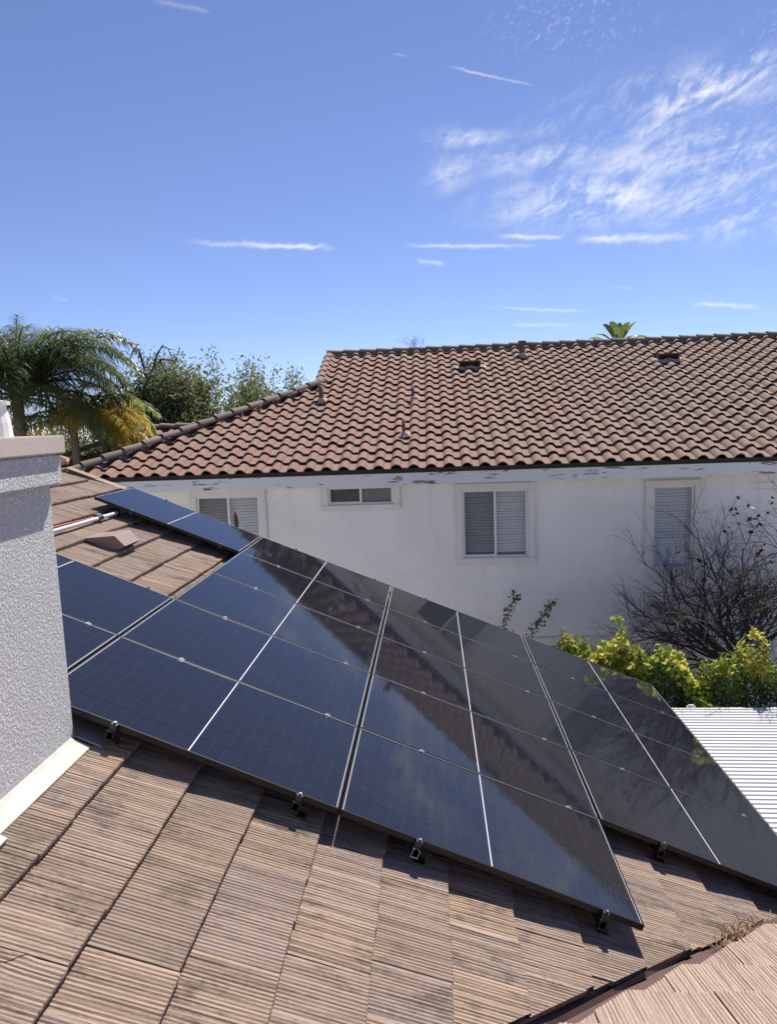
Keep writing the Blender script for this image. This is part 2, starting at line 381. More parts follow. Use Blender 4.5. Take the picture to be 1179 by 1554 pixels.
# ------------------------------------------------------------------ tiles
TW, TEXP, TLEN = .30, .3727, .43
def rib_tile(seed, w=TW-.005, nr=15):
    rr = random.Random(seed); prof = []
    y = -w/2; p = w/nr
    for i in range(nr):
        dpt = .0042*(.7+.5*rr.random()); hi = .0010*rr.random(); j = p*.1*(rr.random()-.5)
        prof += [(y+.02*p, -dpt), (y+.30*p+j, hi), (y+.74*p+j, hi), (y+.96*p, -dpt)]
        y += p
    prof[0] = (-w/2, 0.); prof[-1] = (w/2, 0.)
    n = len(prof); m = MB(); v = []
    rise = .040; wob = [.003*(rr.random()-.5) for _ in prof]
    for (yy, z), wb in zip(prof, wob): v.append((-TLEN, yy, z))
    for (yy, z), wb in zip(prof, wob): v.append((-.004+wb, yy, z+rise))
    for (yy, z), wb in zip(prof, wob): v.append((wb, yy, rise-.006))
    for (yy, z), wb in zip(prof, wob): v.append((wb-.001, yy, rise-.034))
    v += [(-TLEN, -w/2, -.030), (-TLEN, w/2, -.030)]
    f = []
    for k in range(3): f += [(k*n+i, k*n+i+1, (k+1)*n+i+1, (k+1)*n+i) for i in range(n-1)]
    f += [(0, n, 2*n, 3*n, 4*n), (n-1, 4*n+1, 4*n-1, 3*n-1, 2*n-1), (3*n, 4*n-1, 4*n+1, 4*n), (0, 4*n, 4*n+1, n-1)]
    return m.add(v, f)
RIBS = [rib_tile(s) for s in range(8)]
RIBM = {m: [r.mesh('roof_tile', m) for r in RIBS] for m in ('ribbed tile', 'ribbed tile pale')}
SW, SEXP, SLEN = .295, .345, .40
def s_prof(t):                       # barrel on one side, shallow pan on the other
    if t < .12: q = (t+.5)/.62; return .066*math.sin(math.pi*q)**.8-.012
    q = (t-.12)/.38; return -.012-.007*math.sin(math.pi*q)
def s_tile_mb(seed):
    m = MB(); v = []; rise = .046
    ts = [-.5, -.47, -.41, -.33, -.24, -.15, -.06, .02, .08, .12, .2, .31, .42, .5]; n = len(ts)
    for t in ts: v.append((-SLEN, t*(SW+.010), s_prof(t)))
    for t in ts: v.append((0, t*(SW+.010), s_prof(t)+rise))
    for t in ts: v.append((-.001, t*(SW+.008), s_prof(t)+rise-.015))
    for t in ts: v.append((-.10, t*(SW+.008), s_prof(t)+rise-.026))
    f = []
    for k in range(3): f += [(k*n+i, k*n+i+1, (k+1)*n+i+1, (k+1)*n+i) for i in range(n-1)]
    return m.add(v, f)
SMB = s_tile_mb(0); SMESH = SMB.mesh('roof_tile', 'clay tile')
def smooth_top(me, n=12):
    me.polygons.foreach_set('use_smooth', [True]*len(me.polygons)); 
    bm = bmesh.new(); bm.from_mesh(me)
    for e in bm.edges:
        if len(e.link_faces) == 2 and e.calc_face_angle() > .8: e.smooth = False
    bm.to_mesh(me); bm.free(); return me
smooth_top(SMESH)
def clip(mb_or_mesh, planes, m):
    """a copy of a tile cut along planes (point, outward normal) in its own coordinates"""
    bm = bmesh.new(); bm.from_mesh(mb_or_mesh)
    for p, nrm in planes:
        r = bmesh.ops.bisect_plane(bm, geom=list(bm.verts)+list(bm.edges)+list(bm.faces), plane_co=p, plane_no=nrm, clear_outer=True, dist=1e-5)
        ed = [e for e in r['geom_cut'] if isinstance(e, bmesh.types.BMEdge)]
        if ed:
            try: bmesh.ops.holes_fill(bm, edges=ed, sides=200)
            except Exception: pass
    if not bm.faces: bm.free(); return None
    me = bpy.data.meshes.new('roof_tile'); bm.to_mesh(me); bm.free()
    if not me.materials: me.materials.append(MATS[m])
    return me

def px_of(P):
    d = P-EYE; z = d.dot(CF)
    if z < .1: return None
    return IMW/2+F*d.dot(CR)/z, IMH/2-F*d.dot(CU)/z, z
def lay(parent, fr, cells, meshes, tmat, keep, joined_name):
    """cells: list of (x butt, y centre, planes or None, score, jitter); the best 'keep' become objects, the rest one joined part"""
    cells.sort(key=lambda c: -c[3]); rest = []
    for i, (x, y, planes, score, jit) in enumerate(cells):
        me = meshes[random.randrange(len(meshes))]
        dx, dy, dz, rz, ry = jit
        L = Matrix.Translation((x+dx, y+dy, dz)) @ Euler((0, ry, rz)).to_matrix().to_4x4()
        if planes:
            Li = L.inverted(); pl = [(Li @ Vector(p), Li.to_3x3() @ Vector(nv)) for p, nv in planes]
            me = clip(me, pl, tmat)
            if me is None: continue
        if i < keep and score > 0: link('roof_tile', me, parent, fr @ L)
        else: rest.append((me, L))
    if rest:
        V = []; Fc = []; k = 0
        for me, L in rest:
            V += [tuple(L @ v.co) for v in me.vertices]; Fc += [tuple(i+k for i in p.vertices) for p in me.polygons]; k = len(V)
        big = bpy.data.meshes.new(joined_name); big.from_pydata(V, [], Fc); big.materials.append(MATS[tmat])
        if meshes[0] is SMESH: smooth_top(big)
        link(joined_name, big, parent, fr, kind='stuff')

# ------------------------------------------------------------------ own house
house = thing('house', 'house with flat ribbed brown tile roof and stucco chimney that carries the solar panels', 'house', loc=(0, 6, 0))
HI = Matrix.Translation((0, -6, 0))
roof = MB()
RIDGE_U, EAVE_U, FARV, NEARY = -2.93, 5.40, -.36, -8.4        # in the frame RF: x = u, y = -v
# valley line on RF: from (2.72, -6.10) to (4.835, -4.34)
VA, VB = Vector((2.72, -6.098, 0)), Vector((4.835, -4.341, 0)); VD = (VB-VA).normalized(); VN = Vector((VD.y, -VD.x, 0))   # outward = towards +x, -y
def valley_y(x): return VA.y+(x-VA.x)*VD.y/VD.x
dk = [(RIDGE_U, -FARV-.02), (EAVE_U-.03, -FARV-.02), (EAVE_U-.03, valley_y(EAVE_U)-.05), (1.4, valley_y(1.4)-.05), (RIDGE_U, valley_y(1.4)-.05)]
mb = MB(); n = len(dk)
mb.add([RF @ Vector((x, y, -.030)) for x, y in dk]+[RF @ Vector((x, y, -.15)) for x, y in dk], [tuple(range(n)), tuple(range(n, 2*n))]+[(i, (i+1) % n, n+(i+1) % n, n+i) for i in range(n)])
roof = mb.build('roof', 'roof underlay'); roof.parent = house; roof.matrix_local = HI
def jitter(s=1.): return (random.uniform(-.006, .006)*s, random.uniform(-.002, .002)*s, random.uniform(-.001, .005)*s, random.uniform(-.009, .009)*s, random.uniform(-.008, .006)*s)
cells = []
k0 = int(math.floor((RIDGE_U-.598)/TEXP))
PANELCELLS = {(-1, 0), (-1, 3), (-1, 4)} | {(0, r) for r in range(5)} | {(1, r) for r in range(5)} | {(2, r) for r in range(4)}
PL, PW = 1.775, 1.055
crack_cells = []
k = k0+1
while .598+k*TEXP < EAVE_U+.02:
    u = .598+k*TEXP; stag = (.0 if k % 2 == 0 else TW/2)+random.uniform(-.015, .015)
    j = 0
    for j in range(-1, 30):
        yc = .5-5.429-.5+stag+TW*(17-j)                 # tile centre
        if yc-TW/2 > -FARV-.02 or yc < -8.3: continue
        planes = []
        if yc+TW/2 > -FARV: planes.append(((0, -FARV, 0), (0, 1, 0)))
        # cut along the valley
        cs = [(u, yc-TW/2), (u, yc+TW/2), (u-TLEN, yc-TW/2), (u-TLEN, yc+TW/2)]
        outs = [(Vector((a, b, 0))-VA).dot(VN) > 0 for a, b in cs]
        if all(outs): continue
        if any(outs): planes.append((VA+VD*random.uniform(-.02, .02)+VN*random.uniform(-.012, .012), VN))
        if u-TLEN < RIDGE_U: planes.append(((RIDGE_U, 0, 0), (-1, 0, 0)))
        P = RF @ Vector((u-TEXP/2, yc, .02)); q = px_of(P); sc = 0
        if q:
            vis = -60 < q[0] < IMW+60 and 640 < q[1] < IMH+90
            cu, cv = math.floor((u-.1)/PL), math.floor((-yc)/PW)
            under = (cu, cv) in PANELCELLS and (math.floor((u-TEXP+.1)/PL), math.floor((-yc+.12)/PW)) in PANELCELLS
            hidden = u < .3 and P.y < 3.6 or (u < -.9 and 2.9 < -yc)
            if vis and not under and not hidden: sc = 1/q[2]
        if u < .42 and yc < -5.32 and u > -1.0:          # chimney stands here
            continue
        jit = jitter()
        cells.append((u, yc, planes or None, sc, jit))
    k += 1
# the cracked tile at the lower left: two pieces with a jagged open joint
best = min(cells, key=lambda c: (Vector(px_of(RF @ Vector((c[0]-.15, c[1], .02)))[:2])-Vector((45, 1490))).length if px_of(RF @ Vector((c[0]-.15, c[1], .02))) else 9e9)
cells.remove(best)
def cracked(c):
    u, yc, _, _, jit = c
    L = Matrix.Translation((u, yc, .001))
    pts = [(-.30, .16), (-.235, .06), (-.17, .035), (-.135, -.02), (-.09, -.055), (-.075, -.16)]
    bm = bmesh.new(); bm.from_mesh(RIBM['ribbed tile'][3])
    for i, side in enumerate((1, -1)):
        b2 = bm.copy()
        # cut by a bent line: lower-right corner piece against the rest
        A, B = Vector((-.15, .15, 0)), Vector((-.40, -.13, 0)); d = (B-A).normalized(); nn = Vector((d.y, -d.x, 0))*side
        bmesh.ops.subdivide_edges(b2, edges=[e for e in b2.edges if e.calc_length() > .2], cuts=14)
        for v in b2.verts:                               # wobble the joint, equally for both pieces
            pass
        geom = list(b2.verts)+list(b2.edges)+list(b2.faces)
        bmesh.ops.bisect_plane(b2, geom=geom, plane_co=A-nn*.0022, plane_no=nn, clear_outer=True)
        for v in b2.verts:
            s_ = (v.co-A).dot(d); dist = abs((v.co-A).dot(nn)); w = max(0, 1-dist/.06)
            off = .012*math.sin(s_*21)+.006*math.sin(s_*57+1)
            v.co += Vector((d.y, -d.x, 0))*off*w
        me = bpy.data.meshes.new('roof_tile'); b2.to_mesh(me); b2.free()
        if not me.materials: me.materials.append(MATS['ribbed tile'])
        link('roof_tile', me, roof, HI.inverted() @ Matrix.Identity(4) @ (RF @ L) if False else Matrix.Identity(4) @ (RF @ L))
    bm.free()
cracked(best)
lay(roof, RF, cells, RIBM['ribbed tile'], 'ribbed tile', 255, 'covered_tiles')
# other side of the ridge and its cap tiles
RT = RF @ Vector((RIDGE_U, 0, 0))
def ridge_cap(parent, A, B, m, r=.085, flat=False, length=.40, step=.34, name='ridge_cap', up=Vector((0, 0, 1)), lift=.0):
    A, B = Vector(A), Vector(B); D = B-A; nT = max(1, int(round(D.length/step))); d = D.normalized(); st = D.length/nT
    z = (up-d*up.dot(d)).normalized(); y = z.cross(d)
    mb = MB(); kk = 9; v = []
    for xx, rr in ((-.03, r*1.06), (st+.02, r*.90)):
        for i in range(kk):
            w = math.pi*(i/(kk-1)); 
            v.append((xx, rr*1.15*math.cos(w), rr*(.95*math.sin(w)-.25)+(.028 if xx < 0 else .0)))
        for i in range(kk):
            w = math.pi*(i/(kk-1)); v.append((xx, (rr-.016)*1.15*math.cos(w), (rr-.016)*(.95*math.sin(w)-.25)+(.026 if xx < 0 else 0.)))
    f = []
    for i in range(kk-1):
        f += [(i, i+1, 2*kk+i+1, 2*kk+i), (kk+i, 3*kk+i, 3*kk+i+1, kk+i+1), (i, kk+i, kk+i+1, i+1), (2*kk+i, 2*kk+i+1, 3*kk+i+1, 3*kk+i)]
    f += [(0, 2*kk, 3*kk, kk), (kk-1, 2*kk-1, 4*kk-1, 3*kk-1)]
    me = mb.add(v, f).mesh(name, m)
    smooth_top(me)
    for i in range(nT):
        M = Matrix.Translation(A+d*(i*st)+z*lift) @ Matrix((d, y, z)).transposed().to_4x4() @ Euler((random.uniform(-.02, .02), random.uniform(-.012, .006), random.uniform(-.015, .015))).to_matrix().to_4x4()
        link(name, me, parent, M)
    return nT
mb = MB(); yf = O1.y-FARV-.02; yn = 0.6
a = RF @ Vector((RIDGE_U, -FARV-.02, -.03)); 
mb.add([(a.x, a.y, a.z), (a.x-5.5, a.y, a.z-5.5*5/12), (a.x-5.5, yn, a.z-5.5*5/12), (a.x, yn, a.z)], [(0, 1, 2, 3)])
mb.add([(a.x, a.y, a.z-.12), (a.x-5.5, a.y, a.z-.12-5.5*5/12), (a.x-5.5, yn, a.z-.12-5.5*5/12), (a.x, yn, a.z-.12)], [(3, 2, 1, 0)])
mb.build('rear_slope', 'ribbed tile', roof)
hi_ = HI
for ch in list(roof.children): pass
ridge_cap(roof, RT+Vector((0, -FARV, .02)), RT+Vector((0, -FARV-5.2, .02)), 'ribbed tile', r=.10)
# rake trim tiles along the far verge
rk0 = RF @ Vector((RIDGE_U+.10, -FARV+.045, .045)); rk1 = RF @ Vector((EAVE_U-.12, -FARV+.045, .045))
rkl = (rk1-rk0).length; nT = 20
mb = MB().box((0, -.085, 0), (rkl/nT+.02, .075, .022)).box((0, .05, -.16), (rkl/nT+.02, .075, -.002)); rme = bevel(mb.mesh('rake_tile', 'ribbed tile'), .003, 1)
for i in range(nT):
    link('rake_tile', rme, roof, RF @ Matrix.Translation((RIDGE_U+.10+i*rkl/nT, -FARV+.035, .000)) @ Euler((0, -.02, random.uniform(-.01, .01))).to_matrix().to_4x4())
# small mortar lump where ridge and verge meet
mb = MB()
for i in range(7):
    c = RT+Vector((random.uniform(-.06, .14), -FARV-.04+random.uniform(-.10, .04), .10+random.uniform(-.02, .03)))
    mb.box((c.x-.07, c.y-.05, c.z-.03), (c.x+.07, c.y+.05, c.z+.025), Matrix.Translation(c) @ Euler((random.random(), random.random()*.5, random.random())).to_matrix().to_4x4() @ Matrix.Translation(-c))
link('mortar_bed', bevel(mb.mesh('mortar_bed', 'mortar'), .012), roof)

# second slope across the valley
cells2 = []
VA2 = RF @ VA; VB2 = RF @ VB
R2i = RF2.inverted(); a2, b2 = R2i @ VA2, R2i @ VB2
off2 = .15
d2 = Vector((b2.x-a2.x, b2.y-a2.y, 0)).normalized(); n2_ = Vector((d2.y, -d2.x, 0))
if (R2i @ Vector((2.5, 2.0, 3.2)) - a2).dot(n2_) > 0: n2_ = -n2_          # n2_ points towards the first slope
p2 = a2.copy(); p2.z = 0; p2 -= n2_*off2
kk = -12
for kk in range(-9, 8):
    x = .315+kk*TEXP-.02
    stag = (0 if kk % 2 else TW/2)+random.uniform(-.02, .02)
    for j in range(-16, 6):
        yc = j*TW+stag-.05
        X = (RF2 @ Vector((x, yc, 0))).x
        if X > 4.4 or X < -1.6 or x > 2.75: continue
        cs = [(x, yc-TW/2), (x, yc+TW/2), (x-TLEN, yc-TW/2), (x-TLEN, yc+TW/2)]
        outs = [(Vector((p, q, 0))-p2).dot(n2_) > 0 for p, q in cs]
        if all(outs): continue
        q = px_of(RF2 @ Vector((x-.15, yc, .02))); sc = 0
        if q and q[0] > 500 and q[0] < 1300 and q[1] < 1750 and q[1] > 1300: sc = 1/q[2]
        cells2.append((x, yc, [(p2+d2*random.uniform(-.02, .02)-n2_*random.uniform(-.01, .02), n2_)] if any(outs) else None, sc, jitter()))
vx = R2i @ (RF @ (VA-VD*1.9))
roof2 = MB()
dk = [(-3.4, b2.y+(-1.9)), (2.72, -3.9), (2.72, 0), (0, 0)]
mb = MB()
e0 = RF @ (VA-VD*1.9); e1 = RF @ (VA+VD*3.9)
q0 = R2i @ e0; q1 = R2i @ e1
poly = [(q0.x, q0.y), (q1.x, q1.y), (q1.x, -4.2), (-3.6, -4.2), (-3.6, q0.y)]
n = len(poly)
mb.add([RF2 @ Vector((x, y, -.034)) for x, y in poly]+[RF2 @ Vector((x, y, -.15)) for x, y in poly], [tuple(range(n)), tuple(range(n, 2*n))]+[(i, (i+1) % n, n+(i+1) % n, n+i) for i in range(n)])
roof2 = mb.build('roof', 'roof underlay', house); roof2.matrix_local = HI
lay(roof2, RF2, cells2, RIBM['ribbed tile pale'], 'ribbed tile pale', 44, 'covered_tiles')
# valley flashing: a W-shaped brown metal channel
vd = (VB2-VA2).normalized(); vz = Vector((ST, ST, 2*CT)).normalized(); vz = (vz-vd*vz.dot(vd)).normalized(); vy = vz.cross(vd)     # vy towards first slope or away
def plane_line(A, nA, B, nB):                            # line shared by two planes
    d = nA.cross(nB).normalized(); m = Matrix((nA, nB, d)); p = m.inverted() @ Vector((nA.dot(A), nB.dot(B), d.dot(V0))); return p, d
N1, N2 = RF.col[2].xyz, RF2.col[2].xyz
pc, dc = plane_line(RF @ Vector((0, 0, -.026)), N1, RF2 @ Vector((0, 0, -.030)), N2)
if dc.z > 0: dc = -dc
up1 = (N1.cross(dc)); up1 = up1 if up1.z > 0 else -up1; up2 = N2.cross(dc); up2 = up2 if up2.z > 0 else -up2
vz = (N1+N2).normalized(); v = []; nseg = 16; L = 6.4
for i in range(nseg+1):
    c = pc+dc*(-2.6+L*i/nseg); w = random.uniform(-.0015, .0015)
    v += [c+up1*.22, c+up1*.016+vz*w, c+vz*(.026+w), c+up2*.016+vz*w, c+up2*.24]
f = [(i*5+j, i*5+j+1, (i+1)*5+j+1, (i+1)*5+j) for i in range(nseg) for j in range(4)]
link('valley_flashing', MB().add(v, f).mesh('valley_flashing', 'brown metal'), house, HI)
# walls of the house, set back under the eaves
wl = MB(); zt = 2.55
ea = RF @ Vector((EAVE_U, 0, 0)); xr = ea.x-.45; yfar = O1.y-FARV-.35; rz = (RF @ Vector((RIDGE_U, 0, 0))).z
mb = MB()
gx = RT.x; xl = gx-5.0; slope = 5/12
for (p, q) in (((xl, 1.2), (xr, 1.2)),):
    pass
def zr(x): return RT.z-abs(x-gx)*slope-.17
prof = [(xl, 0), (xr, 0), (xr, zr(xr)), (gx, zr(gx)), (xl, zr(xl))]
mb.prism(prof, 5.4, yfar)
mb.box((-1.5, -2.5, 0), (4.2, 5.3, 2.2))
mb.build('wall', 'wall stucco', house).matrix_local = HI
fb = MB().box((ea.x-.02, 5.5, ea.z-.21), (ea.x+.02, O1.y-FARV, ea.z-.03)); fb.build('fascia', 'paint white', house).matrix_local = HI

# chimney
chim = MB(); CX0, CX1, CY0, CY1 = -2.95, -1.98, 1.55, 3.59; zb = (RF @ Vector((.35, 0, 0))).z-.55
me = bevel(MB().box((CX0, CY0, zb), (CX1, CY1, H-.26)).mesh('chimney', 'chimney stucco'), .012, 2)
chimney = link('chimney', me, house, HI, label='rough grey-white stucco chimney with tan cap')
def cpart(name, lo, hi, m, bw=.008):
    return link(name, bevel(MB().box(lo, hi).mesh(name, m), bw, 2), chimney)
cpart('band', (CX0-.045, CY0-.045, H-.268), (CX1+.047, CY1+.043, H-.103), 'chimney stucco', .012)
cpart('cap', (CX0-.075, CY0-.075, H-.104), (CX1+.067, CY1+.060, H-.011), 'chimney cap paint', .006)
mb = MB(); mb.tube([(-2.19, 3.42, H-.02), (-2.19, 3.42, H+.06), (-2.19, 3.42, H+.15)], [.122, .116, .10], 20)
mb.tube([(-2.19, 3.42, H+.148), (-2.19, 3.42, H+.165), (-2.19, 3.42, H+.175)], [.12, .12, .05], 20)
fl = mb.build('flue', 'paint white', chimney)
# skirt flashing along the chimney's lower side
mb = MB(); u0 = .262
prof = [(u0-.02, .10), (u0-.008, .10), (u0+.004, .052), (u0+.05, .040), (u0+.135, .034), (u0+.137, .026), (u0+.05, .031), (u0-.02, .035)]
mb.prism(prof, -7.4, -5.33, RF)
link('flashing', bevel(mb.mesh('flashing', 'painted flashing'), .003, 1), chimney)
mb = MB().prism([(u0-.03, .035), (u0-.03, .055), (u0+.18, .050), (u0+.18, .030)], -6.25, -6.18, RF)
link('flashing', mb.mesh('flashing', 'painted flashing'), chimney)
mb = MB().prism([(u0-.1, .036), (u0-.1, .046), (u0+.165, .042), (u0+.20, .028), (u0+.165, .030)], -5.31, -5.10, RF)
link('flashing', bevel(mb.mesh('flashing', 'galvanised'), .003, 1), chimney)

# ------------------------------------------------------------------ solar panels
GL, GW, FT = 1.764, 1.040, .035
hl, hw = GL/2, GW/2; lip = .011
fm = MB()
for sx in (-1, 1): fm.box((sx*hl-(lip if sx > 0 else 0), -hw, -FT), (sx*hl+(lip if sx < 0 else 0), hw, 0))
for sy in (-1, 1): fm.box((-hl+lip+.0002, sy*hw-(lip if sy > 0 else 0), -FT), (hl-lip-.0002, sy*hw+(lip if sy < 0 else 0), 0))
FRAME_ME = bevel(fm.mesh('frame', 'black anodised frame'), .0012, 1)
GLASS_ME = MB().box((-hl+lip, -hw+lip, -.007), (hl-lip, hw-lip, -.0022)).mesh('glass', 'panel glass')
STRIP_ME = MB().box((-.0028, -hw+lip+.001, -.0021), (.0028, hw-lip-.001, -.0016)).mesh('centre_strip', 'white backsheet')
EDGE_ME2 = MB().box((-hl+lip+.001, -hw+lip+.002, -.0021), (-hl+lip+.0034, hw-lip-.002, -.0016)).mesh('edge_strip', 'white backsheet')
EDGE_ME = MB().box((hl-lip-.0034, -hw+lip+.002, -.0021), (hl-lip-.001, hw-lip-.002, -.0016)).mesh('edge_strip', 'white backsheet')
GLINT_ME = MB().box((-hl+.002, hw-.0040, 0), (hl-.002, hw-.0010, .0006)).mesh('edge_glint', 'painted glint')  # thin pale strip, paints the sun's glint on the frame bevel
rown = ['row nearest the neighbouring house', 'second row from the neighbouring house', 'middle row', 'row next to the lowest', 'row nearest the chimney flashing']
LBL = {
 (-1, 0): 'lone solar panel beside the brown pipe, above the open tiled gap with the roof vent',
 (-1, 3): 'solar panel behind the chimney whose far edge borders the tiled gap with the vent',
 (-1, 4): 'solar panel mostly hidden behind the stucco chimney corner',
 (0, 0): 'uppermost solar panel of the full column by the chimney, facing the neighbour wall',
 (0, 1): 'solar panel second from the neighbour wall in the column touching the tiled gap',
 (0, 2): 'middle solar panel of the five in the column that starts at the chimney',
 (0, 3): 'solar panel second from the chimney corner in the column that starts at the chimney',
 (0, 4): 'solar panel touching the chimney corner, with shaded tiles under its near edge',
 (1, 0): 'solar panel next to the neighbour wall in the five-panel column ending at a free corner',
 (1, 1): 'solar panel second from the neighbour wall in the five-panel column ending at a free corner',
 (1, 2): 'middle solar panel of the five-panel column that ends at a free corner',
 (1, 3): 'solar panel just above the one with the free corner jutting towards the valley',
 (1, 4): 'solar panel with a free corner jutting out over the tiles above the valley',
 (2, 0): 'solar panel at the eave corner next to the yellow-green vine hedge',
 (2, 1): 'solar panel second from the hedge in the eave column beside the white patio cover',
 (2, 2): 'solar panel third from the hedge in the eave column beside the white patio cover',
 (2, 3): 'solar panel at the valley end of the eave column beside the white patio cover'}
for (c, r) in sorted(PANELCELLS):
    M = PF @ Matrix.Translation(((c+.5)*PL, -(r+.5)*PW, random.uniform(-.001, .001))) @ Euler((random.uniform(-.0022, .0022), random.uniform(-.0016, .0016), 0)).to_matrix().to_4x4()
    t = thing('solar_panel', LBL[(c, r)], 'solar panel', M, 'black framed solar panels on the tiled roof')
    fo = link('frame', FRAME_ME, t); link('edge_glint', GLINT_ME, fo); g = link('glass', GLASS_ME, t)
    link('centre_strip', STRIP_ME, g); link('edge_strip', EDGE_ME, g); link('edge_strip', EDGE_ME2, g)
# rails with clamps and feet
CLAMP = MB().box((-.017, -.014, -.030), (.017, .014, .003)).tube([(0, 0, .002), (0, 0, .011)], .0075, 8)
CLAMP_ME = bevel(CLAMP.mesh('clamp', 'aluminium'), .0015, 1)
ECL = MB().box((-.018, -.016, -.040), (.018, .010, .0035)).box((-.018, -.022, -.042), (.018, -.014, -.030)).tube([(0, -.003, .003), (0, -.003, .013)], .0085, 8)
ECL_ME = bevel(ECL.mesh('end_clamp', 'dark steel'), .0015, 1)
ECAP_ME = MB().tube([(0, -.003, .0125), (0, -.003, .0165)], .0075, 8).mesh('bolt', 'aluminium')
rails = []
for (c, segs) in ((-1, [(0, 1), (3, 5)]), (0, [(0, 5)]), (1, [(0, 5)]), (2, [(0, 4)])):
    for (ra, rb) in segs:
        for q, fu in enumerate((.465, 1.545)):
            u = c*PL+fu
            where = {-1: 'the lone panel by the brown pipe' if ra == 0 else 'the panels behind the chimney', 0: 'the column that starts at the chimney', 1: 'the column with the free corner', 2: 'the eave column'}[c]
            t = thing('mounting_rail', 'aluminium mounting rail on the %s side under %s' % (('ridge', 'eave')[q], where), 'mounting rail', PF @ Matrix.Translation((u, 0, 0)), 'rails under the solar panels')
            y0, y1 = -ra*PW+.03, -rb*PW-.030
            # open C-shaped extrusion
            z0, z1 = -.085, -.0365; w = .020; th = .0032
            mb = MB()
            for lo, hi in (((-w, y1, z0), (w, y0, z0+th)), ((-w, y1, z0+th), (-w+th, y0, z1)), ((w-th, y1, z0+th), (w, y0, z1)), ((-w+th, y1, z1-th), (-w/2.6, y0, z1)), ((w/2.6, y1, z1-th), (w-th, y0, z1)), ((-w-.004, y1, z0-.003), (w+.004, y0, z0-.0003))):
                mb.box(lo, hi)
            rl = mb.build('rail', 'dark steel', t)
            mb2 = MB().add([(x, y if y > (y0+y1)/2 else y1-.0005, z) for x, y, z in mb.v], mb.f); mb2.v = [(x, min(y, y1+.0025), z) for x, y, z in mb2.v]; mb2.build('rail_end', 'galvanised' if (c, q) == (1, 0) else 'dark steel', rl)
            for r in range(ra, rb+1):
                if r in (ra, rb):
                    yy = -r*PW+(.004 if r == ra else -.004); s = 1 if r == ra else -1
                    M = Matrix.Translation((0, yy, 0)) @ (Matrix.Rotation(math.pi, 4, 'Z') if s > 0 else Matrix.Identity(4))
                    e = link('end_clamp', ECL_ME, t, M); link('bolt', ECAP_ME, e)
                else: link('clamp', CLAMP_ME, t, Matrix.Translation((0, -r*PW, 0)))
            ys = [y1+.09+i*(y0-y1-.18)/max(1, int((y0-y1)/1.2)) for i in range(int((y0-y1)/1.2)+1)]
            fme = MB().box((.021, -.022, ROOF_H+.03), (.027, .022, -.045)).box((.021, -.03, ROOF_H+.020), (.085, .03, ROOF_H+.0305)).box((.012, -.012, -.062), (.032, .012, -.05)).mesh('foot', 'dark steel')
            for yy in ys: link('foot', fme, t, Matrix.Translation((0, yy, 0)))

# ------------------------------------------------------------------ things on own roof
def rf(u, v, h): return RF @ Vector((u, -v, h))
t = thing('roof_vent', 'brown wedge-shaped metal roof vent on the tiles below the lone panel', 'roof vent', RF @ Matrix.Translation((-1.09, -1.95, 0)))
mb = MB().prism([(-.22, .030), (.085, .175), (.22, .115), (.145, .030)], -.22, .15)
link('hood', bevel(mb.mesh('hood', 'vent brown'), .004, 1), t)
link('opening', MB().prism([(.155, .036), (.212, .102), (.2165, .100), (.1595, .036)], -.19, .12).mesh('opening', 'black plastic'), t)
link('flange', bevel(MB().box((-.24, -.22, .026), (.15, .16, .033)).mesh('flange', 'vent brown'), .002, 1), t)
t = thing('conduit', 'pale grey conduit running over the tiles towards the lone panel', 'conduit', RF @ Matrix.Translation((-1.49, -1.6, 0)))
link('pipe', MB().tube([(0, -2.0, .075), (0, -.3, .07), (.005, .75, .07), (.01, .95, .075)], .021, 12).mesh('pipe', 'grey conduit', True), t)
link('coupling', MB().tube([(.003, .12, .070), (.003, .22, .070)], .027, 12).mesh('coupling', 'black plastic', True), t)
link('strap', MB().box((-.035, .58, .03), (.035, .62, .10)).mesh('strap', 'black plastic'), t)
t = thing('cable', 'red cable lying beside the grey conduit on the tiles', 'cable', RF @ Matrix.Translation((-1.57, -1.6, 0)))
link('wire', MB().tube([(-.01, -1.9, .045), (-.01, -.6, .048), (0, -.3, .05), (.02, .0, .055), (.05, .17, .07), (.06, .3, .075)], .011, 8).mesh('wire', 'red cable', True), t)
link('connector', MB().box((.025, .13, .055), (.075, .24, .10)).mesh('connector', 'black plastic'), t)
pb = rf(-.40, -.42, .0)
t = thing('vent_pipe', 'short dark brown pipe standing at the far edge of the lone solar panel', 'vent pipe', loc=pb)
pt = at_y(355.5, 776, pb.y); 
link('pipe', MB().tube([(0, 0, -.02), (0, 0, pt.z-pb.z)], .028, 14).mesh('pipe', 'rust brown pipe', True), t)
link('collar', MB().tube([(0, 0, .0), (0, 0, .05)], [.075, .036], 14).mesh('collar', 'galvanised', True), t)
# dry litter caught in the valley
mb = MB(); base = RF @ (VA+VD*2.35)
for i in range(240):
    s_ = random.gauss(0, .17); c = RF @ (VA+VD*(2.20+s_)+VN*random.gauss(.07, .04)); c.z += random.uniform(.0, .075)
    a = random.uniform(0, 6.3); l = random.uniform(.03, .10); b_ = c+Vector((math.cos(a)*l, math.sin(a)*l, random.uniform(-.02, .06)))
    mid = (c+b_)/2+Vector((random.gauss(0, .012), random.gauss(0, .012), random.uniform(0, .02)))
    mb.tube([c, mid, b_], [.0032, .003, .0015], 4)
mb.build('dry_twigs', 'dry straw', kind='stuff', label='tangle of dry straw and twigs caught in the roof valley', category='debris')

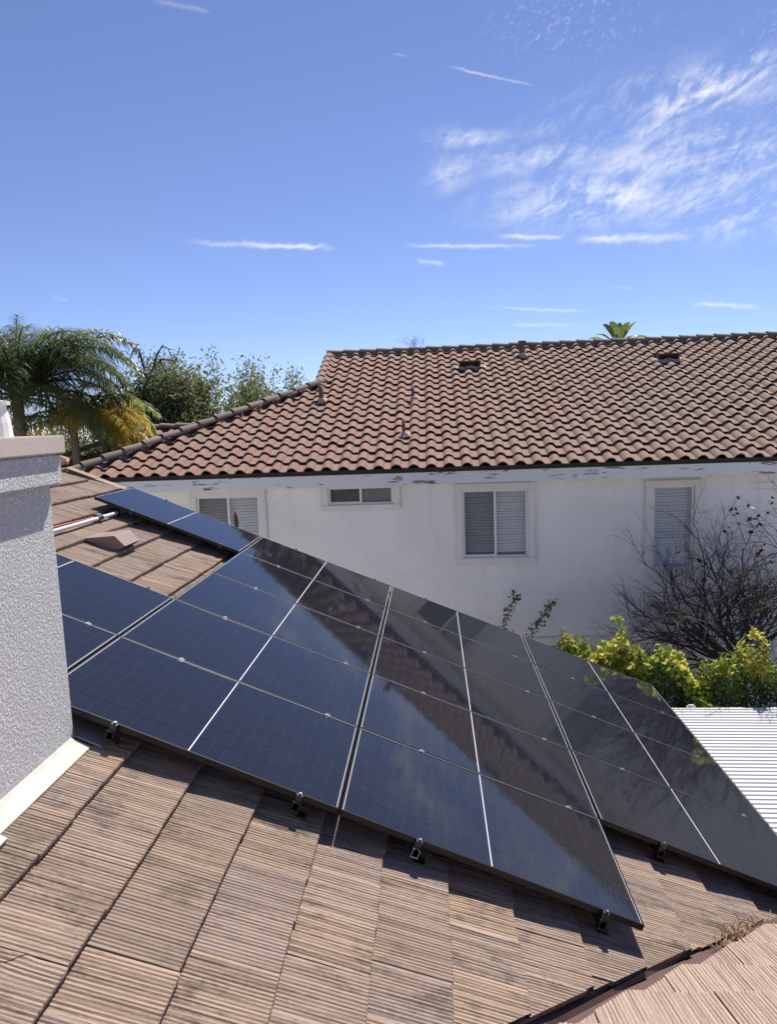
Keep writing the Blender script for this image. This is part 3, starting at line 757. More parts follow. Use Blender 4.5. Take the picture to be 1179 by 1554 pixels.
# ------------------------------------------------------------------ neighbouring house
nb = thing('neighbour_house', 'white stucco house with clay S-tile roof beyond the solar panels', 'house', loc=(2, 17, 0))
NI = Matrix.Translation((-2, -17, 0))
WY = 12.5; XL, XR = -5.75, 11.2
zE = NE.z; RY = 17.87; RZ = zE+(RY-12.0)*5/12
GXL = -2.42; HX = -6.32                                   # gable end of the ridge, eave corner
OPENINGS = []
# roof deck: front slope, left hip slope, gablet, back slope
hy = 12.0+(GXL-HX)                                        # where the hip meets the gablet
hz = zE+(hy-12.0)*5/12
A = (HX, 12.0, zE); B = (XR+.5, 12.0, zE); C = (XR+.5, RY, RZ); D = (GXL, RY, RZ); E = (GXL, hy, hz)
by = 2*RY-12.0; E2 = (GXL, 2*RY-hy, hz); A2 = (HX, by, zE); B2 = (XR+.5, by, zE)
mb = MB(); dz = -.05
vs = [A, B, C, D, E, E2, A2, B2]; vs = [(x, y, z+dz) for x, y, z in vs]
mb.add(vs, [(0, 1, 2, 3, 4), (0, 4, 5, 6), (4, 3, 5), (6, 5, 3, 2, 7), (1, 7, 2), (0, 6, 7, 1)])
nroof = mb.build('roof', 'roof underlay', nb); nroof.matrix_local = NI
cells = []; slen = (RY-12.0)/CT
nrow = int(slen/SEXP)+1
hip2 = Vector((HX-0, 0, 0))
def loc2(P): return NF.inverted() @ Vector(P)
hA, hE, hD = loc2(A), loc2(E), loc2(D)
hd = (hE-hA); hd.z = 0; hd.normalize(); hn = Vector((-hd.y, hd.x, 0))
if hn.dot(Vector((0, -1, 0))) < 0: hn = -hn             # outward: towards -X
for i in range(nrow+1):
    x = .045-i*SEXP
    for j in range(-25, 42):
        y = j*SW+.05
        if y > XR+.4: continue
        planes = []
        cs = [(x, y-SW/2), (x, y+SW/2), (x-SLEN, y-SW/2), (x-SLEN, y+SW/2)]
        if x > hE.x-.0:
            outs = [(Vector((p, q, 0))-hA).dot(hn) > 0 for p, q in cs]
            if all(outs): continue
            if any(outs): planes.append((hA, hn))
        if x-SLEN < hE.x:
            if y+SW/2 < GXL: 
                if x < hE.x+.1: continue
            if y-SW/2 < GXL and x-SLEN < hE.x and x < hE.x+.2: planes.append(((0, GXL-.02, 0), (0, -1, 0)))
        if x-SLEN < hD.x: planes.append(((hD.x-.02, 0, 0), (-1, 0, 0)))
        if x < hD.x+.05: continue
        q = px_of(NF @ Vector((x-.17, y, .05))); sc = 0
        if q and -20 < q[0] < IMW+20: sc = 1/q[2]+.0001*(i < 1)
        cells.append((x, y, planes or None, sc, (random.uniform(-.009, .009), random.uniform(-.004, .004), random.uniform(-.003, .005), random.uniform(-.016, .016), random.uniform(-.010, .010))))
lay(nroof, NF, cells, [SMESH], 'clay tile', 300, 'upper_tiles')
MB().prism([(-.10, -.06), (-.075, .05), (.075, .05), (.10, -.06)], 0, XR+.5-GXL, Matrix.Translation((XR+.5, RY, RZ+.01)) @ Matrix.Rotation(math.pi/2, 4, 'Z')).build('ridge_bed', 'ridge tile', nroof)
ridge_cap(nroof, (GXL-.05, RY, RZ+.045), (XR+.5, RY, RZ+.045), 'ridge tile', r=.095, lift=.01, step=.40)
ridge_cap(nroof, (HX-.05, 11.95, zE+.075), (GXL+.06, hy+.06, hz+.075), 'ridge tile', r=.105, lift=.01, step=.40, up=Vector((-.2, -.2, 1)))
ridge_cap(nroof, (GXL-.02, hy, hz+.06), (GXL-.02, RY, RZ+.05), 'clay tile', r=.09, lift=.0, name='rake_tile', step=.36)
# left hip slope tiles (seen only from the side): one joined part
LF = frame((-CT, 0, -ST), (-ST, 0, CT), Vector((HX, 12.0, zE))); LI = LF.inverted()
lc = []
for i in range(14):
    x = .045-i*SEXP
    for j in range(-42, 2):
        y = j*SW
        P = LF @ Vector((x, y, 0))
        m_ = P.x-HX
        if m_ > GXL-HX+.05 or P.y < 12+m_+.1 or P.y > by-m_-.1: continue
        lc.append((x, y, None, 0, (0, 0, 0, 0, 0)))
lay(nroof, LF, lc, [SMESH], 'clay tile', 0, 'hip_slope_tiles')
# back wing whose ridge shows beyond the hip
wA = at_y(226, 651, 17.2); wz = wA.z-.06
mb = MB(); wy = wA.y
mb.add([(wA.x, wy, wz), (-4.2, wy, wz), (-4.2, wy-2.2, wz-2.2*5/12), (wA.x-2.0, wy-2.2, wz-2.2*5/12), (wA.x-2.0, wy+2.2, wz-2.2*5/12), (-4.2, wy+2.2, wz-2.2*5/12)], [(0, 3, 2, 1), (0, 4, 3), (0, 1, 5, 4)])
mb.build('wing_roof', 'roof underlay', nb).matrix_local = NI
WFm = frame((0, -CT, -ST), (0, -ST, CT), Vector((0, wy, wz))); wc = []
for i in range(7):
    x = .10+SEXP*i+.30
    for j in range(-30, -13):
        y = j*SW
        P = WFm @ Vector((x-.2, y, 0))
        if P.x < wA.x-(wy-P.y)+.1 or P.x > -4.3: continue
        wc.append((x, y, None, 1, (0, 0, .02, random.uniform(-.01, .01), 0)))
wr = [o for o in nb.children if o.name.startswith('wing_roof')][0]
lay(wr, WFm, wc, [SMESH], 'clay tile', 40, 'upper_tiles')
ridge_cap(wr, (wA.x-.05, wy, wz+.09), (-4.2, wy, wz+.09), 'ridge tile', r=.10, step=.42)
ridge_cap(wr, (wA.x-1.6, wy-1.6, wz-1.6*5/12+.09), (wA.x, wy, wz+.09), 'ridge tile', r=.10, step=.42)
MB().box((wA.x-1.5, wy-1.8, 0), (-4.3, wy+1.8, wz-.85)).build('wall', 'wall stucco', nb).matrix_local = NI
# eaves: fascia, starter strip, soffit
fz1 = at_y(700, 716, 12.03).z; fz0 = at_y(700, 733, 12.03).z
mb = MB(); mb.box((HX+.02, 12.02, fz0), (XR+.5, 12.06, fz1+.012)); mb.build('fascia', 'peeling white paint', nb).matrix_local = NI
MB().box((HX+.05, 12.005, fz1+.012), (XR+.5, 12.04, zE+.0)).build('starter_strip', 'roof underlay', nb).matrix_local = NI
MB().box((HX+.02, 12.06, fz0), (HX+.06, by, fz1)).build('fascia', 'peeling white paint', nb).matrix_local = NI
MB().box((HX+.06, 12.06, fz0+.02), (XR+.5, WY, fz0+.035)).build('soffit', 'paint white', nb).matrix_local = NI
# gablet
MB().add([(GXL-.01, hy, hz-.1), (GXL-.01, RY, RZ-.02), (GXL-.01, 2*RY-hy, hz-.1)], [(0, 1, 2)]).build('gable', 'wall stucco', nb).matrix_local = NI

def window(x0, x1, z0, z1, tw, tt, split=True, blind=True, screen_side=None, half_blind=0., tb=None, label=None):
    """opening x0..x1, z0..z1 in the wall face; trim width tw"""
    Y = WY; w = link('window', None, nb, Matrix.Translation((x0-2, Y-17, z0)))
    if label: w['label'] = label
    W_, H_ = x1-x0, z1-z0; tb = tb or tw
    def P(mb, name, m, bw=0, par=w, **k):
        me = mb.mesh(name, m)
        if bw: bevel(me, bw, 2)
        return link(name, me, par, **k)
    tr = MB(); d = -.062
    P(MB().box((-tw, d, H_), (W_+tw, -.001, H_+tt)), 'trim', 'trim stucco', .008)
    P(MB().box((-tw, d-.004, -tb), (W_+tw, -.001, 0)), 'trim', 'trim stucco', .008)
    P(MB().box((-tw, d+.003, .0005), (-.0005, -.001, H_-.0005)), 'trim', 'trim stucco', .008)
    P(MB().box((W_+.0005, d+.003, .0005), (W_+tw, -.001, H_-.0005)), 'trim', 'trim stucco', .008)
    OPENINGS.append((x0, x1, z0, z1))
    fr = MB(); e = .035; ya, yb = -.018, .060
    fr.box((.001, ya, .001), (e, yb, H_-.001)); fr.box((W_-e, ya, .001), (W_-.001, yb, H_-.001)); fr.box((e, ya+.001, .001), (W_-e, yb, e)); fr.box((e, ya+.001, H_-e), (W_-e, yb, H_-.001))
    if split: fr.box((W_/2-.02, ya+.004, e), (W_/2+.02, yb, H_-e)); fr.box((e, ya+.010, e), (W_/2-.02, yb-.004, e+.018))
    P(fr, 'frame', 'white vinyl')
    cuts = [(e, W_/2-.02), (W_/2+.02, W_-e)] if split else [(e, W_-e)]
    for a, b in cuts: P(MB().box((a, .020, e), (b, .024, H_-e)), 'pane', 'window glass')
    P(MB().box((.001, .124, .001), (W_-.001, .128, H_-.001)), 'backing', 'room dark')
    if blind:
        bl = MB(); pitch = .052; n = int((H_-2*e-half_blind)/pitch); rr_ = random.Random(int(x0*100))
        for i in range(n):
            zz = H_-e-.012-i*pitch+rr_.uniform(-.002, .002); v = []; m_ = 5
            for k in range(m_):                      # curved slat, closed
                q = k/(m_-1); v += [(.006, .108-.034*q+.006*math.sin(q*math.pi), zz-.041*q), (W_-.006, .108-.034*q+.006*math.sin(q*math.pi), zz-.041*q)]
            bl.add(v, [(2*k, 2*k+1, 2*k+3, 2*k+2) for k in range(m_-1)])
        P(bl, 'blind', 'blind slat', kind='stuff')
        if half_blind: P(MB().box((.006, .110, .004), (W_-.006, .113, half_blind+.06)), 'reflection_sheet', 'white vinyl')  # pale sheet added to imitate the bright reflection in the lower pane
    if screen_side is not None:
        a, b = cuts[screen_side]; P(MB().box((a, .008, e), (b, .009, H_-e)), 'insect_screen', 'insect mesh')
    return w
def wp(px, py): p = at_y(px, py, WY); return p.x, p.z
x0, z1 = wp(701, 744); x1, z0 = wp(801, 844); window(x0, x1, z0, z1, .125, .12, screen_side=0, label='two-part sliding window with closed blinds, middle of the wall')
ww, hh = x1-x0, z1-z0
x0b, z1b = wp(299, 754); window(x0b, x0b+ww, z1b-hh, z1b, .12, .12, screen_side=0, label='sliding window with closed blinds behind the lone solar panel')
x0, z1 = wp(498, 740); x1, z0 = wp(597, 764); window(x0, x1, z0, z1, .12, .05, blind=False, screen_side=0, tb=.11, label='low wide window tucked under the eave')
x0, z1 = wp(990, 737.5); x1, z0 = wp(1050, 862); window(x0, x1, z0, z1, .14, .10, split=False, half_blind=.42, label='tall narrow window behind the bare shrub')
x1, z1 = wp(925, 975); window(x1-1.5, x1, z1-1.2, z1, .13, .13, screen_side=0, label='ground floor window half hidden by the vine hedge')

# front wall with real openings, and the body of the house behind it
xs_ = sorted({XL, XR}|{o[0] for o in OPENINGS}|{o[1] for o in OPENINGS}); zs_ = sorted({0., zE-.02}|{o[2] for o in OPENINGS}|{o[3] for o in OPENINGS})
mb = MB(); RD = .13
for i in range(len(xs_)-1):
    for j in range(len(zs_)-1):
        a, b, c, d = xs_[i], xs_[i+1], zs_[j], zs_[j+1]; mx, mz = (a+b)/2, (c+d)/2
        if any(o[0] < mx < o[1] and o[2] < mz < o[3] for o in OPENINGS): continue
        mb.add([(a, WY, c), (b, WY, c), (b, WY, d), (a, WY, d)], [(0, 1, 2, 3)])
for (a, b, c, d) in OPENINGS:
    p = [(a, WY, c), (b, WY, c), (b, WY, d), (a, WY, d)]; q = [(x, WY+RD, z) for x, y, z in p]
    mb.add(p+q, [(0, 4, 5, 1), (1, 5, 6, 2), (2, 6, 7, 3), (3, 7, 4, 0)])
me = bpy.data.meshes.new('wall'); me.from_pydata(mb.v, [], mb.f); bm = bmesh.new(); bm.from_mesh(me); bmesh.ops.remove_doubles(bm, verts=bm.verts, dist=1e-5); bm.to_mesh(me); bm.free()
me.materials.append(MATS['wall stucco']); link('wall', me, nb, NI)
mb = MB(); mb.box((XL, WY+RD+.002, 0), (XR, 23.0, zE-.03)); mb.add([(XL, WY, 0), (XL, WY+RD+.002, 0), (XL, WY+RD+.002, zE-.03), (XL, WY, zE-.03)], [(0, 1, 2, 3)])
mb.build('wall', 'wall stucco', nb).matrix_local = NI

# vents and pipes on the neighbour's roof
def on_n(px, py):
    d = ray(px, py); t = ((NE-EYE).dot(NF.col[2].xyz))/d.dot(NF.col[2].xyz); return EYE+d*t
def nvent(px, py, lab):
    L = NF.inverted() @ on_n(px, py)
    t = thing('roof_vent', lab, 'roof vent', NF @ Matrix.Translation((L.x, L.y, .03)), 'box vents on the clay tile roof')
    mb = MB().prism([(-.30, .02), (.02, .175), (.02, .145), (-.26, .015)], -.24, .24)
    mb.prism([(-.28, .0), (.0, .14), (.0, .0)], -.24, -.215); mb.prism([(-.28, .0), (.0, .14), (.0, .0)], .215, .24)
    link('hood', mb.mesh('hood', 'rust brown pipe'), t)
    link('opening', MB().prism([(-.26, .0), (-.05, .12), (-.05, .0)], -.214, .214).mesh('opening', 'black plastic'), t)
    fl = MB(); 
    for i in range(12):
        a = -.36+i*.06; fl.add([(.02, a, .05+.02*math.sin(i*1.3)), (.02, a+.06, .05+.02*math.sin((i+1)*1.3)), (.17, a+.06, .03+.03*math.sin((i+1)*1.3)), (.17, a, .03+.03*math.sin(i*1.3))], [(0, 1, 2, 3)])
    link('apron', fl.mesh('apron', 'mortar'), t)
nvent(713, 560, 'brown box vent on the clay roof left of the flue pipe on the ridge')
nvent(1013, 549, 'brown box vent on the clay roof below the banana plant')
def npipe(px, py, top, r, lab, cap=False):
    b = on_n(px, py); p = at_y(px, top, b.y)
    t = thing('vent_pipe', lab, 'vent pipe', loc=b, group='vent pipes on the clay tile roof'); h = p.z-b.z
    link('pipe', MB().tube([(0, 0, -.03), (0, 0, h)], r, 12).mesh('pipe', 'rust brown pipe', True), t)
    if cap: link('cap', MB().tube([(0, 0, h-.10), (0, 0, h+.01)], r*1.45, 12).mesh('cap', 'rust brown pipe'), t)
    v = []
    mb = MB(); k = 10
    for i in range(k): w = 2*math.pi*i/k; v.append((math.cos(w)*r*1.2, math.sin(w)*r*1.2, .11))
    for i in range(k): w = 2*math.pi*i/k; q = 1+.25*math.sin(i*2.1); v.append((math.cos(w)*.14*q, math.sin(w)*.13*q, .05+math.sin(w)*.13*q*5/12))
    link('flashing', mb.add(v, [(i, (i+1) % k, k+(i+1) % k, k+i) for i in range(k)]).mesh('flashing', 'mortar'), t)
npipe(792, 543, 518, .062, 'capped brown flue pipe rising above the ridge of the clay roof', True)
npipe(627, 609, 586, .03, 'thin brown pipe halfway up the clay roof', False)
npipe(613, 664, 636, .032, 'thin brown pipe on the lower courses of the clay roof', False)
npipe(488, 612, 584, .05, 'brown pipe beside the top of the hip ridge', False)

# ------------------------------------------------------------------ patio cover
t = thing('patio_cover', 'white corrugated patio cover between the roof eave and the vine hedge', 'patio cover', loc=(5, 8, 0))
PI_ = Matrix.Translation((-5, -8, 0)); pz = H-3.93
e = at_y(1100, 1073, 9); farY = 9.0*(-3.93)/(e.z-H)
mb = MB(); v = []; ys = []; pit = .084; y = farY
while y > 5.6:
    ys += [(y, .0), (y-.024, .0), (y-.034, .013), (y-.060, .013), (y-.070, .0)]; y -= pit
for yy, zz in ys: v += [(2.9, yy, pz+zz), (9.5, yy, pz+zz-.10)]
f = [(2*i, 2*i+1, 2*i+3, 2*i+2) for i in range(len(ys)-1)]
mb.add(v, f); o = mb.build('corrugated_sheet', 'patio white', t); o.matrix_local = PI_
MB().box((2.9, farY-.02, pz-.14), (9.5, farY+.03, pz-.02)).build('beam', 'patio white', t).matrix_local = PI_
MB().box((9.3, 5.6, pz-.25), (9.4, farY-.05, pz-.12)).build('beam', 'patio white', t).matrix_local = PI_
for yy in (5.8, farY-.2):
    MB().box((9.25, yy-.05, 0), (9.35, yy+.05, pz-.25)).build('post', 'patio white', t).matrix_local = PI_
q = at_y(1048, 1071, farY)
link('bracket', bevel(MB().box((q.x-.055, farY-.03, pz-.04), (q.x+.055, farY+.04, pz+.035)).mesh('bracket', 'patio white'), .02, 2), t, PI_)

# ------------------------------------------------------------------ plants
def leaf_cloud(pts, size, m, name, parent, aspect=.55, up=.35, rs=None, sizevar=.35, kind=None):
    """one joined part of many two-quad folded leaves"""
    rs = rs or rng; pts = np.asarray(pts, float); n = len(pts)
    if n == 0: return None
    d = rs.normal(size=(n, 3)); d[:, 2] -= .25; d /= np.linalg.norm(d, axis=1)[:, None]
    nr = rs.normal(size=(n, 3)); nr[:, 2] += up*2; nr -= d*(nr*d).sum(1)[:, None]; nr /= np.linalg.norm(nr, axis=1)[:, None]
    sd_ = np.cross(nr, d); s = size*(1+sizevar*rs.normal(size=n)).clip(.4, 2)[:, None]
    a = pts; b = pts+d*s*.5-nr*s*.03; c = pts+d*s-nr*s*.14; w = sd_*s*aspect*.5
    V = np.stack([a, b+w+nr*s*.08, c, b-w+nr*s*.08, b], 1).reshape(-1, 3)
    k = np.arange(n)*5
    Fc = np.concatenate([np.stack([k, k+4, k+1], 1), np.stack([k+1, k+4, k+2], 1), np.stack([k+4, k+3, k+2], 1), np.stack([k, k+3, k+4], 1)])
    me = bpy.data.meshes.new(name); me.from_pydata(V.tolist(), [], Fc.tolist()); me.materials.append(MATS[m])
    o = link(name, me, parent, kind='stuff')
    if parent: o.matrix_local = Matrix.Translation(-parent.location)
    return o
def put(mb, name, m, parent, smooth=True):
    o = mb.build(name, m, parent, smooth); o.matrix_local = Matrix.Translation(-parent.location); return o

# feather palms
def palm_frond(M, L, m, lean, droop, nl, ll, seed, hang=.9, parent=None, wid=.040):
    rr = random.Random(seed); pts = []; v = []; f = []
    ang = lean; p = Vector((0, 0, 0)); N_ = 26; seg = L/N_
    for i in range(N_+1):
        pts.append(p.copy()); p = p+Vector((math.cos(ang), 0, math.sin(ang)))*seg; ang -= droop/N_*(.5+1.1*i/N_)
    mb = MB(); mb.tube(pts, [.024*(1-.85*i/N_)+.003 for i in range(N_+1)], 5)
    for i in range(nl):
        t = .14+.86*(i+.5)/nl; q = t*N_; k = min(int(q), N_-1); fr_ = q-k
        b = pts[k].lerp(pts[k+1], fr_); tg = (pts[k+1]-pts[k]).normalized()
        l = ll*(.35+.65*math.sin(math.pi*min(1, .12+.88*t)**.8))*rr.uniform(.8, 1.1)
        for s in (-1, 1):
            side = Vector((0, s, 0)); d = (tg*rr.uniform(.35, .75)+side*rr.uniform(.7, 1.1)+Vector((0, 0, rr.uniform(-.35, .45)))).normalized()
            q0 = b; dd = d; last = None; n = 4; w0 = wid*rr.uniform(.8, 1.1)
            for j in range(n+1):
                ww = w0*(1-.9*j/n) if j else w0*.5
                ac = dd.cross(Vector((0, 0, 1)));  ac = ac.normalized() if ac.length > .1 else Vector((1, 0, 0))
                v += [q0-ac*ww*.5, q0+ac*ww*.5]
                if j: kk = len(v); f.append((kk-4, kk-3, kk-1, kk-2))
                q0 = q0+dd*(l/n); dd = (dd+Vector((0, 0, -hang*(.25+.35*j)*rr.uniform(.7, 1.3)))).normalized()
    mb.add(v, f)
    me = mb.mesh('frond', m)
    return link('frond', me, parent, M)
def palm(loc, label, crown, fr, trunk_r, m2=None):
    t = thing('palm_tree', label, 'palm tree', loc=loc, group='palms beyond the roof')
    z = crown; put(MB().tube([Vector(loc)+Vector((random.uniform(-.03, .03), 0, z*i/10)) for i in range(11)], [trunk_r*(1.15-.3*i/10) for i in range(11)], 12), 'trunk', 'palm bark', t)
    for i, (az_, lean, droop, L, m) in enumerate(fr):
        M = Matrix.Translation((0, 0, z-.05+.02*i/len(fr))) @ Matrix.Rotation(az_, 4, 'Z')
        palm_frond(M, L, m, lean, droop, 84, .66*L/2.4, i*13+int(loc[0]*100), .5+.25*random.random(), t)
    return t
random.seed(21)
fr = []
for i in range(19):
    fr.append((i*2.4, random.uniform(.75, 1.35) if i < 12 else random.uniform(.25, .7), random.uniform(1.5, 2.2), random.uniform(2.3, 2.9), 'palm leaf'))
fr += [(-.15, 1.05, 1.9, 2.9, 'palm leaf'), (-.5, .95, 1.8, 2.7, 'palm leaf'), (.3, 1.15, 1.8, 2.9, 'palm leaf'), (-.3, .75, 1.9, 2.7, 'palm leaf'), (-.9, 1.2, 1.7, 2.5, 'palm leaf'), (1.8, 1.50, .5, 1.8, 'palm leaf')]
fr += [(i*.7+.2, random.uniform(-.1, .55), random.uniform(1.2, 1.9), random.uniform(2.0, 2.7), 'palm leaf') for i in range(9)]
fr += [(i*.9+.5, random.uniform(.5, 1.3), random.uniform(1.7, 2.4), random.uniform(2.4, 3.1), 'palm leaf') for i in range(12)]
fr += [(-.35+.3*i, random.uniform(.4, 1.1), random.uniform(1.7, 2.2), random.uniform(2.5, 3.), 'palm leaf') for i in range(5)]
c = at_y(28, 600, 14.3)
palm((c.x, 14.3, 0), 'tall green feather palm with dense drooping fronds rising above the chimney', c.z, fr, .13)
fr = []
for i in range(14):
    fr.append((i*2.4+.3, random.uniform(.35, 1.0), random.uniform(1.5, 2.2), random.uniform(1.5, 2.1), ('mixed palm leaf', 'yellow palm leaf', 'mixed palm leaf', 'palm leaf')[i % 4]))
fr += [(-.1, .75, 1.9, 2.0, 'yellow palm leaf'), (-.45, .6, 1.8, 2.0, 'yellow palm leaf'), (.2, .5, 1.7, 1.9, 'yellow palm leaf'), (-.8, .7, 2.0, 1.8, 'yellow palm leaf'), (-1.2, .6, 1.9, 1.8, 'yellow palm leaf')]
fr += [(-1.0+.25*i, random.uniform(.1, 1.1), random.uniform(1.5, 2.3), random.uniform(1.7, 2.2), ('yellow palm leaf', 'mixed palm leaf', 'mixed palm leaf')[i % 3]) for i in range(14)]
c = at_y(112, 645, 15.2)
palm((c.x, 15.2, 0), 'smaller palm with yellowing fronds between the tall palm and the hip ridge', c.z, fr, .10)

# broadleaf trees behind
def tree(loc, height, rx, label, leafm, nleaf, lsize, seed, density=.5, bare=None, trunk_r=.16, group='trees beyond the neighbouring house', spread=.9, z0=.30, weep=.0):
    rr = random.Random(seed); rs = np.random.default_rng(seed)
    t = thing('tree', label, 'tree', loc=loc, group=group); mb = MB(); tips = []
    B = Vector(loc)
    def grow(p, d, L, r, dep):
        n = 4; pts = [p]; q = p; dd = d
        for i in range(n):
            dd = (dd+Vector((rr.gauss(0, .16), rr.gauss(0, .16), rr.gauss(.04, .08)-weep*dep*.12))).normalized(); q = q+dd*L/n; pts.append(q)
            if dep >= 2: tips.append((q, dep))
        mb.tube(pts, [r*(1-.4*i/n) for i in range(n+1)], 5 if dep else 8, dep == 0)
        if dep < 4:
            for i in range(rr.choice((2, 3, 3))):
                a = rr.uniform(0, 6.28); k = rr.uniform(.35, .9)*spread
                nd = (dd+Vector((math.cos(a)*k*1.2, math.sin(a)*k*1.2, rr.uniform(-.1, .45)))).normalized()
                grow(pts[rr.choice((2, 3, 4))], nd, L*rr.uniform(.6, .85), r*.55, dep+1)
    for k in range(3):
        a = rr.uniform(0, 6.28)
        grow(B+Vector((0, 0, height*z0)), Vector((math.cos(a)*.35, math.sin(a)*.35, 1)).normalized(), height*.28, trunk_r*.6, 1)
    mb.tube([B+Vector((0, 0, -.1)), B+Vector((.02, .03, height*z0*.5)), B+Vector((0, 0, height*(z0+.03)))], [trunk_r*1.2, trunk_r, trunk_r*.75], 8)
    # scale so that the tree's top is at its height and its half width is rx
    top = max(q.z for q, _ in tips)-B.z; hw_ = max(1e-3, float(np.percentile([math.hypot(q.x-B.x, q.y-B.y) for q, _ in tips], 92)))
    fx, fz = rx/hw_, height/top
    S = lambda p: Vector((B.x+(p[0]-B.x)*fx, B.y+(p[1]-B.y)*fx, (p[2]-B.z)*fz+B.z))
    mb.v = [tuple(S(p)) for p in mb.v]
    put(mb, 'trunk', 'bark', t)
    T = np.array([S(q) for q, dep in tips]); idx = rs.integers(0, len(T), nleaf)
    pts = T[idx]+rs.normal(size=(nleaf, 3))*np.array([.16, .16, .15])*density*2
    pts[:, 2] -= np.abs(rs.normal(size=nleaf))*weep*.5
    leaf_cloud(pts, lsize, leafm, 'crown', t, .5, .2, rs)
    if bare:
        bb = MB()
        for (pxs) in bare:
            P3 = [at_y(a, b, loc[1]) for a, b in pxs]
            bb.tube(P3, [.035*(1-.8*i/len(P3)) for i in range(len(P3))], 5)
            for i in range(1, len(P3)):
                for kk in range(4):
                    q = P3[i-1].lerp(P3[i], rr.random()); d = Vector((rr.gauss(0, .18), rr.gauss(0, .2), rr.uniform(-.5, -.05)))
                    bb.tube([q, q+d*.4+Vector((d.x*.3, 0, .06)), q+d], [.010, .007, .003], 4)
        put(bb, 'bare_branch', 'bare twig', t)
    return t
def tree_px(cx_, top, Y, rxpx, label, leafm, nleaf, lsize, seed, **k):
    p = at_y(cx_, top, Y); return tree((p.x, Y, 0), p.z, rxpx/F*Y, label, leafm, nleaf, lsize, seed, **k)
tree_px(225, 560, 23, 62, 'dark green tree with bare drooping branches on top, behind the yellowing palm', 'dark green leaf', 20000, .13, 3, density=.9, spread=1.1,
        bare=[[(222, 590), (219, 560), (213, 538), (205, 526), (198, 545), (191, 565)], [(222, 575), (216, 545), (209, 522), (203, 535)], [(231, 565), (238, 540), (247, 524), (256, 530), (264, 552)], [(233, 560), (245, 545), (262, 548)]])
tree_px(335, 532, 24, 46, 'airy grey-green tree standing clear against the sky behind the hip roof', 'grey green leaf', 11000, .115, 5, density=.65, spread=.7, weep=.4)
tree_px(285, 548, 26, 50, 'grey-green tree half hidden between the drooping tree and the airy tree', 'grey green leaf', 13000, .12, 9, density=.8)
tree_px(388, 556, 27, 30, 'thin sparse tree with bare top just left of the gable end', 'grey green leaf', 3200, .11, 14, density=.6, weep=.6)
tree_px(437, 560, 28, 34, 'small light tree top peeping over the hip ridge beside the gable', 'grey green leaf', 5000, .115, 17, density=.6)
tree_px(320, 600, 22, 95, 'low dense green tree filling the gap above the hip ridge', 'dark green leaf', 22000, .13, 23, density=1.1, spread=1.2, z0=.06)
tree_px(155, 640, 21.5, 95, 'dark green shrub mass below the yellowing palm', 'dark green leaf', 20000, .13, 29, density=1.1, spread=1.3, z0=.06)
tree_px(20, 632, 21, 100, 'dark green tree behind the trunk of the tall palm', 'dark green leaf', 20000, .13, 31, density=1.1, spread=1.3, z0=.06)
tree_px(90, 628, 25, 90, 'dark green tree seen between the two palms', 'dark green leaf', 18000, .14, 37, density=1.1, spread=1.3, z0=.06)
tree_px(262, 552, 24.5, 48, 'olive green tree filling the gap behind the drooping tree', 'grey green leaf', 12000, .12, 41, density=1.0, spread=1.1, z0=.12)
tree_px(362, 556, 25.5, 44, 'feathery grey-green tree between the airy tree and the thin tree', 'grey green leaf', 9000, .11, 43, density=.9, spread=1.0, z0=.12)
tree_px(410, 582, 26.5, 50, 'low grey-green tree just showing over the hip ridge', 'grey green leaf', 9000, .11, 47, density=.9, spread=1.1, z0=.12)
# leafless twigs beyond the ridge
def bare_tree(loc, fan, label, name='bare_tree', m='bare twig', seed=1, L0=.6, depth=4, r0=.02, cat='tree', base=None):
    rr = random.Random(seed); t = thing(name, label, cat, loc=loc); mb = MB(); B = Vector(base or loc)
    def grow(p, d, L, r, dep):
        n = 4; pts = [p]; dd = d
        for i in range(n):
            dd = (dd+Vector((rr.gauss(0, .17), rr.gauss(0, .17), rr.gauss(0, .12)))).normalized(); pts.append(pts[-1]+dd*L/n)
        mb.tube(pts, [r*(1-.45*i/n) for i in range(n+1)], 4, False)
        if dep < depth:
            for i in range(rr.choice((2, 3, 3))):
                nd = (dd+Vector((rr.gauss(0, .42), rr.gauss(0, .30), rr.gauss(.05, .36)))).normalized(); grow(pts[rr.choice((1, 2, 3, 4))], nd, L*rr.uniform(.55, .85), r*.58, dep+1)
    for d in fan: grow(B, Vector(d).normalized(), L0, r0, 0)
    if base: mb.tube([Vector(loc), (Vector(loc)+B)/2+Vector((.05, 0, 0)), B], [r0*3, r0*2.4, r0*1.6], 8)
    put(mb, 'branches', m, t); return t
b0 = at_y(634, 545, 21.5)
bare_tree((b0.x, 21.5, 0), [(-.5, 0, 1), (.1, 0, 1), (.5, 0, 1), (-.15, .1, 1), (.35, -.1, 1)], 'leafless twigs poking up behind the ridge of the clay roof', seed=4, L0=.36, depth=4, r0=.008, base=tuple(b0))
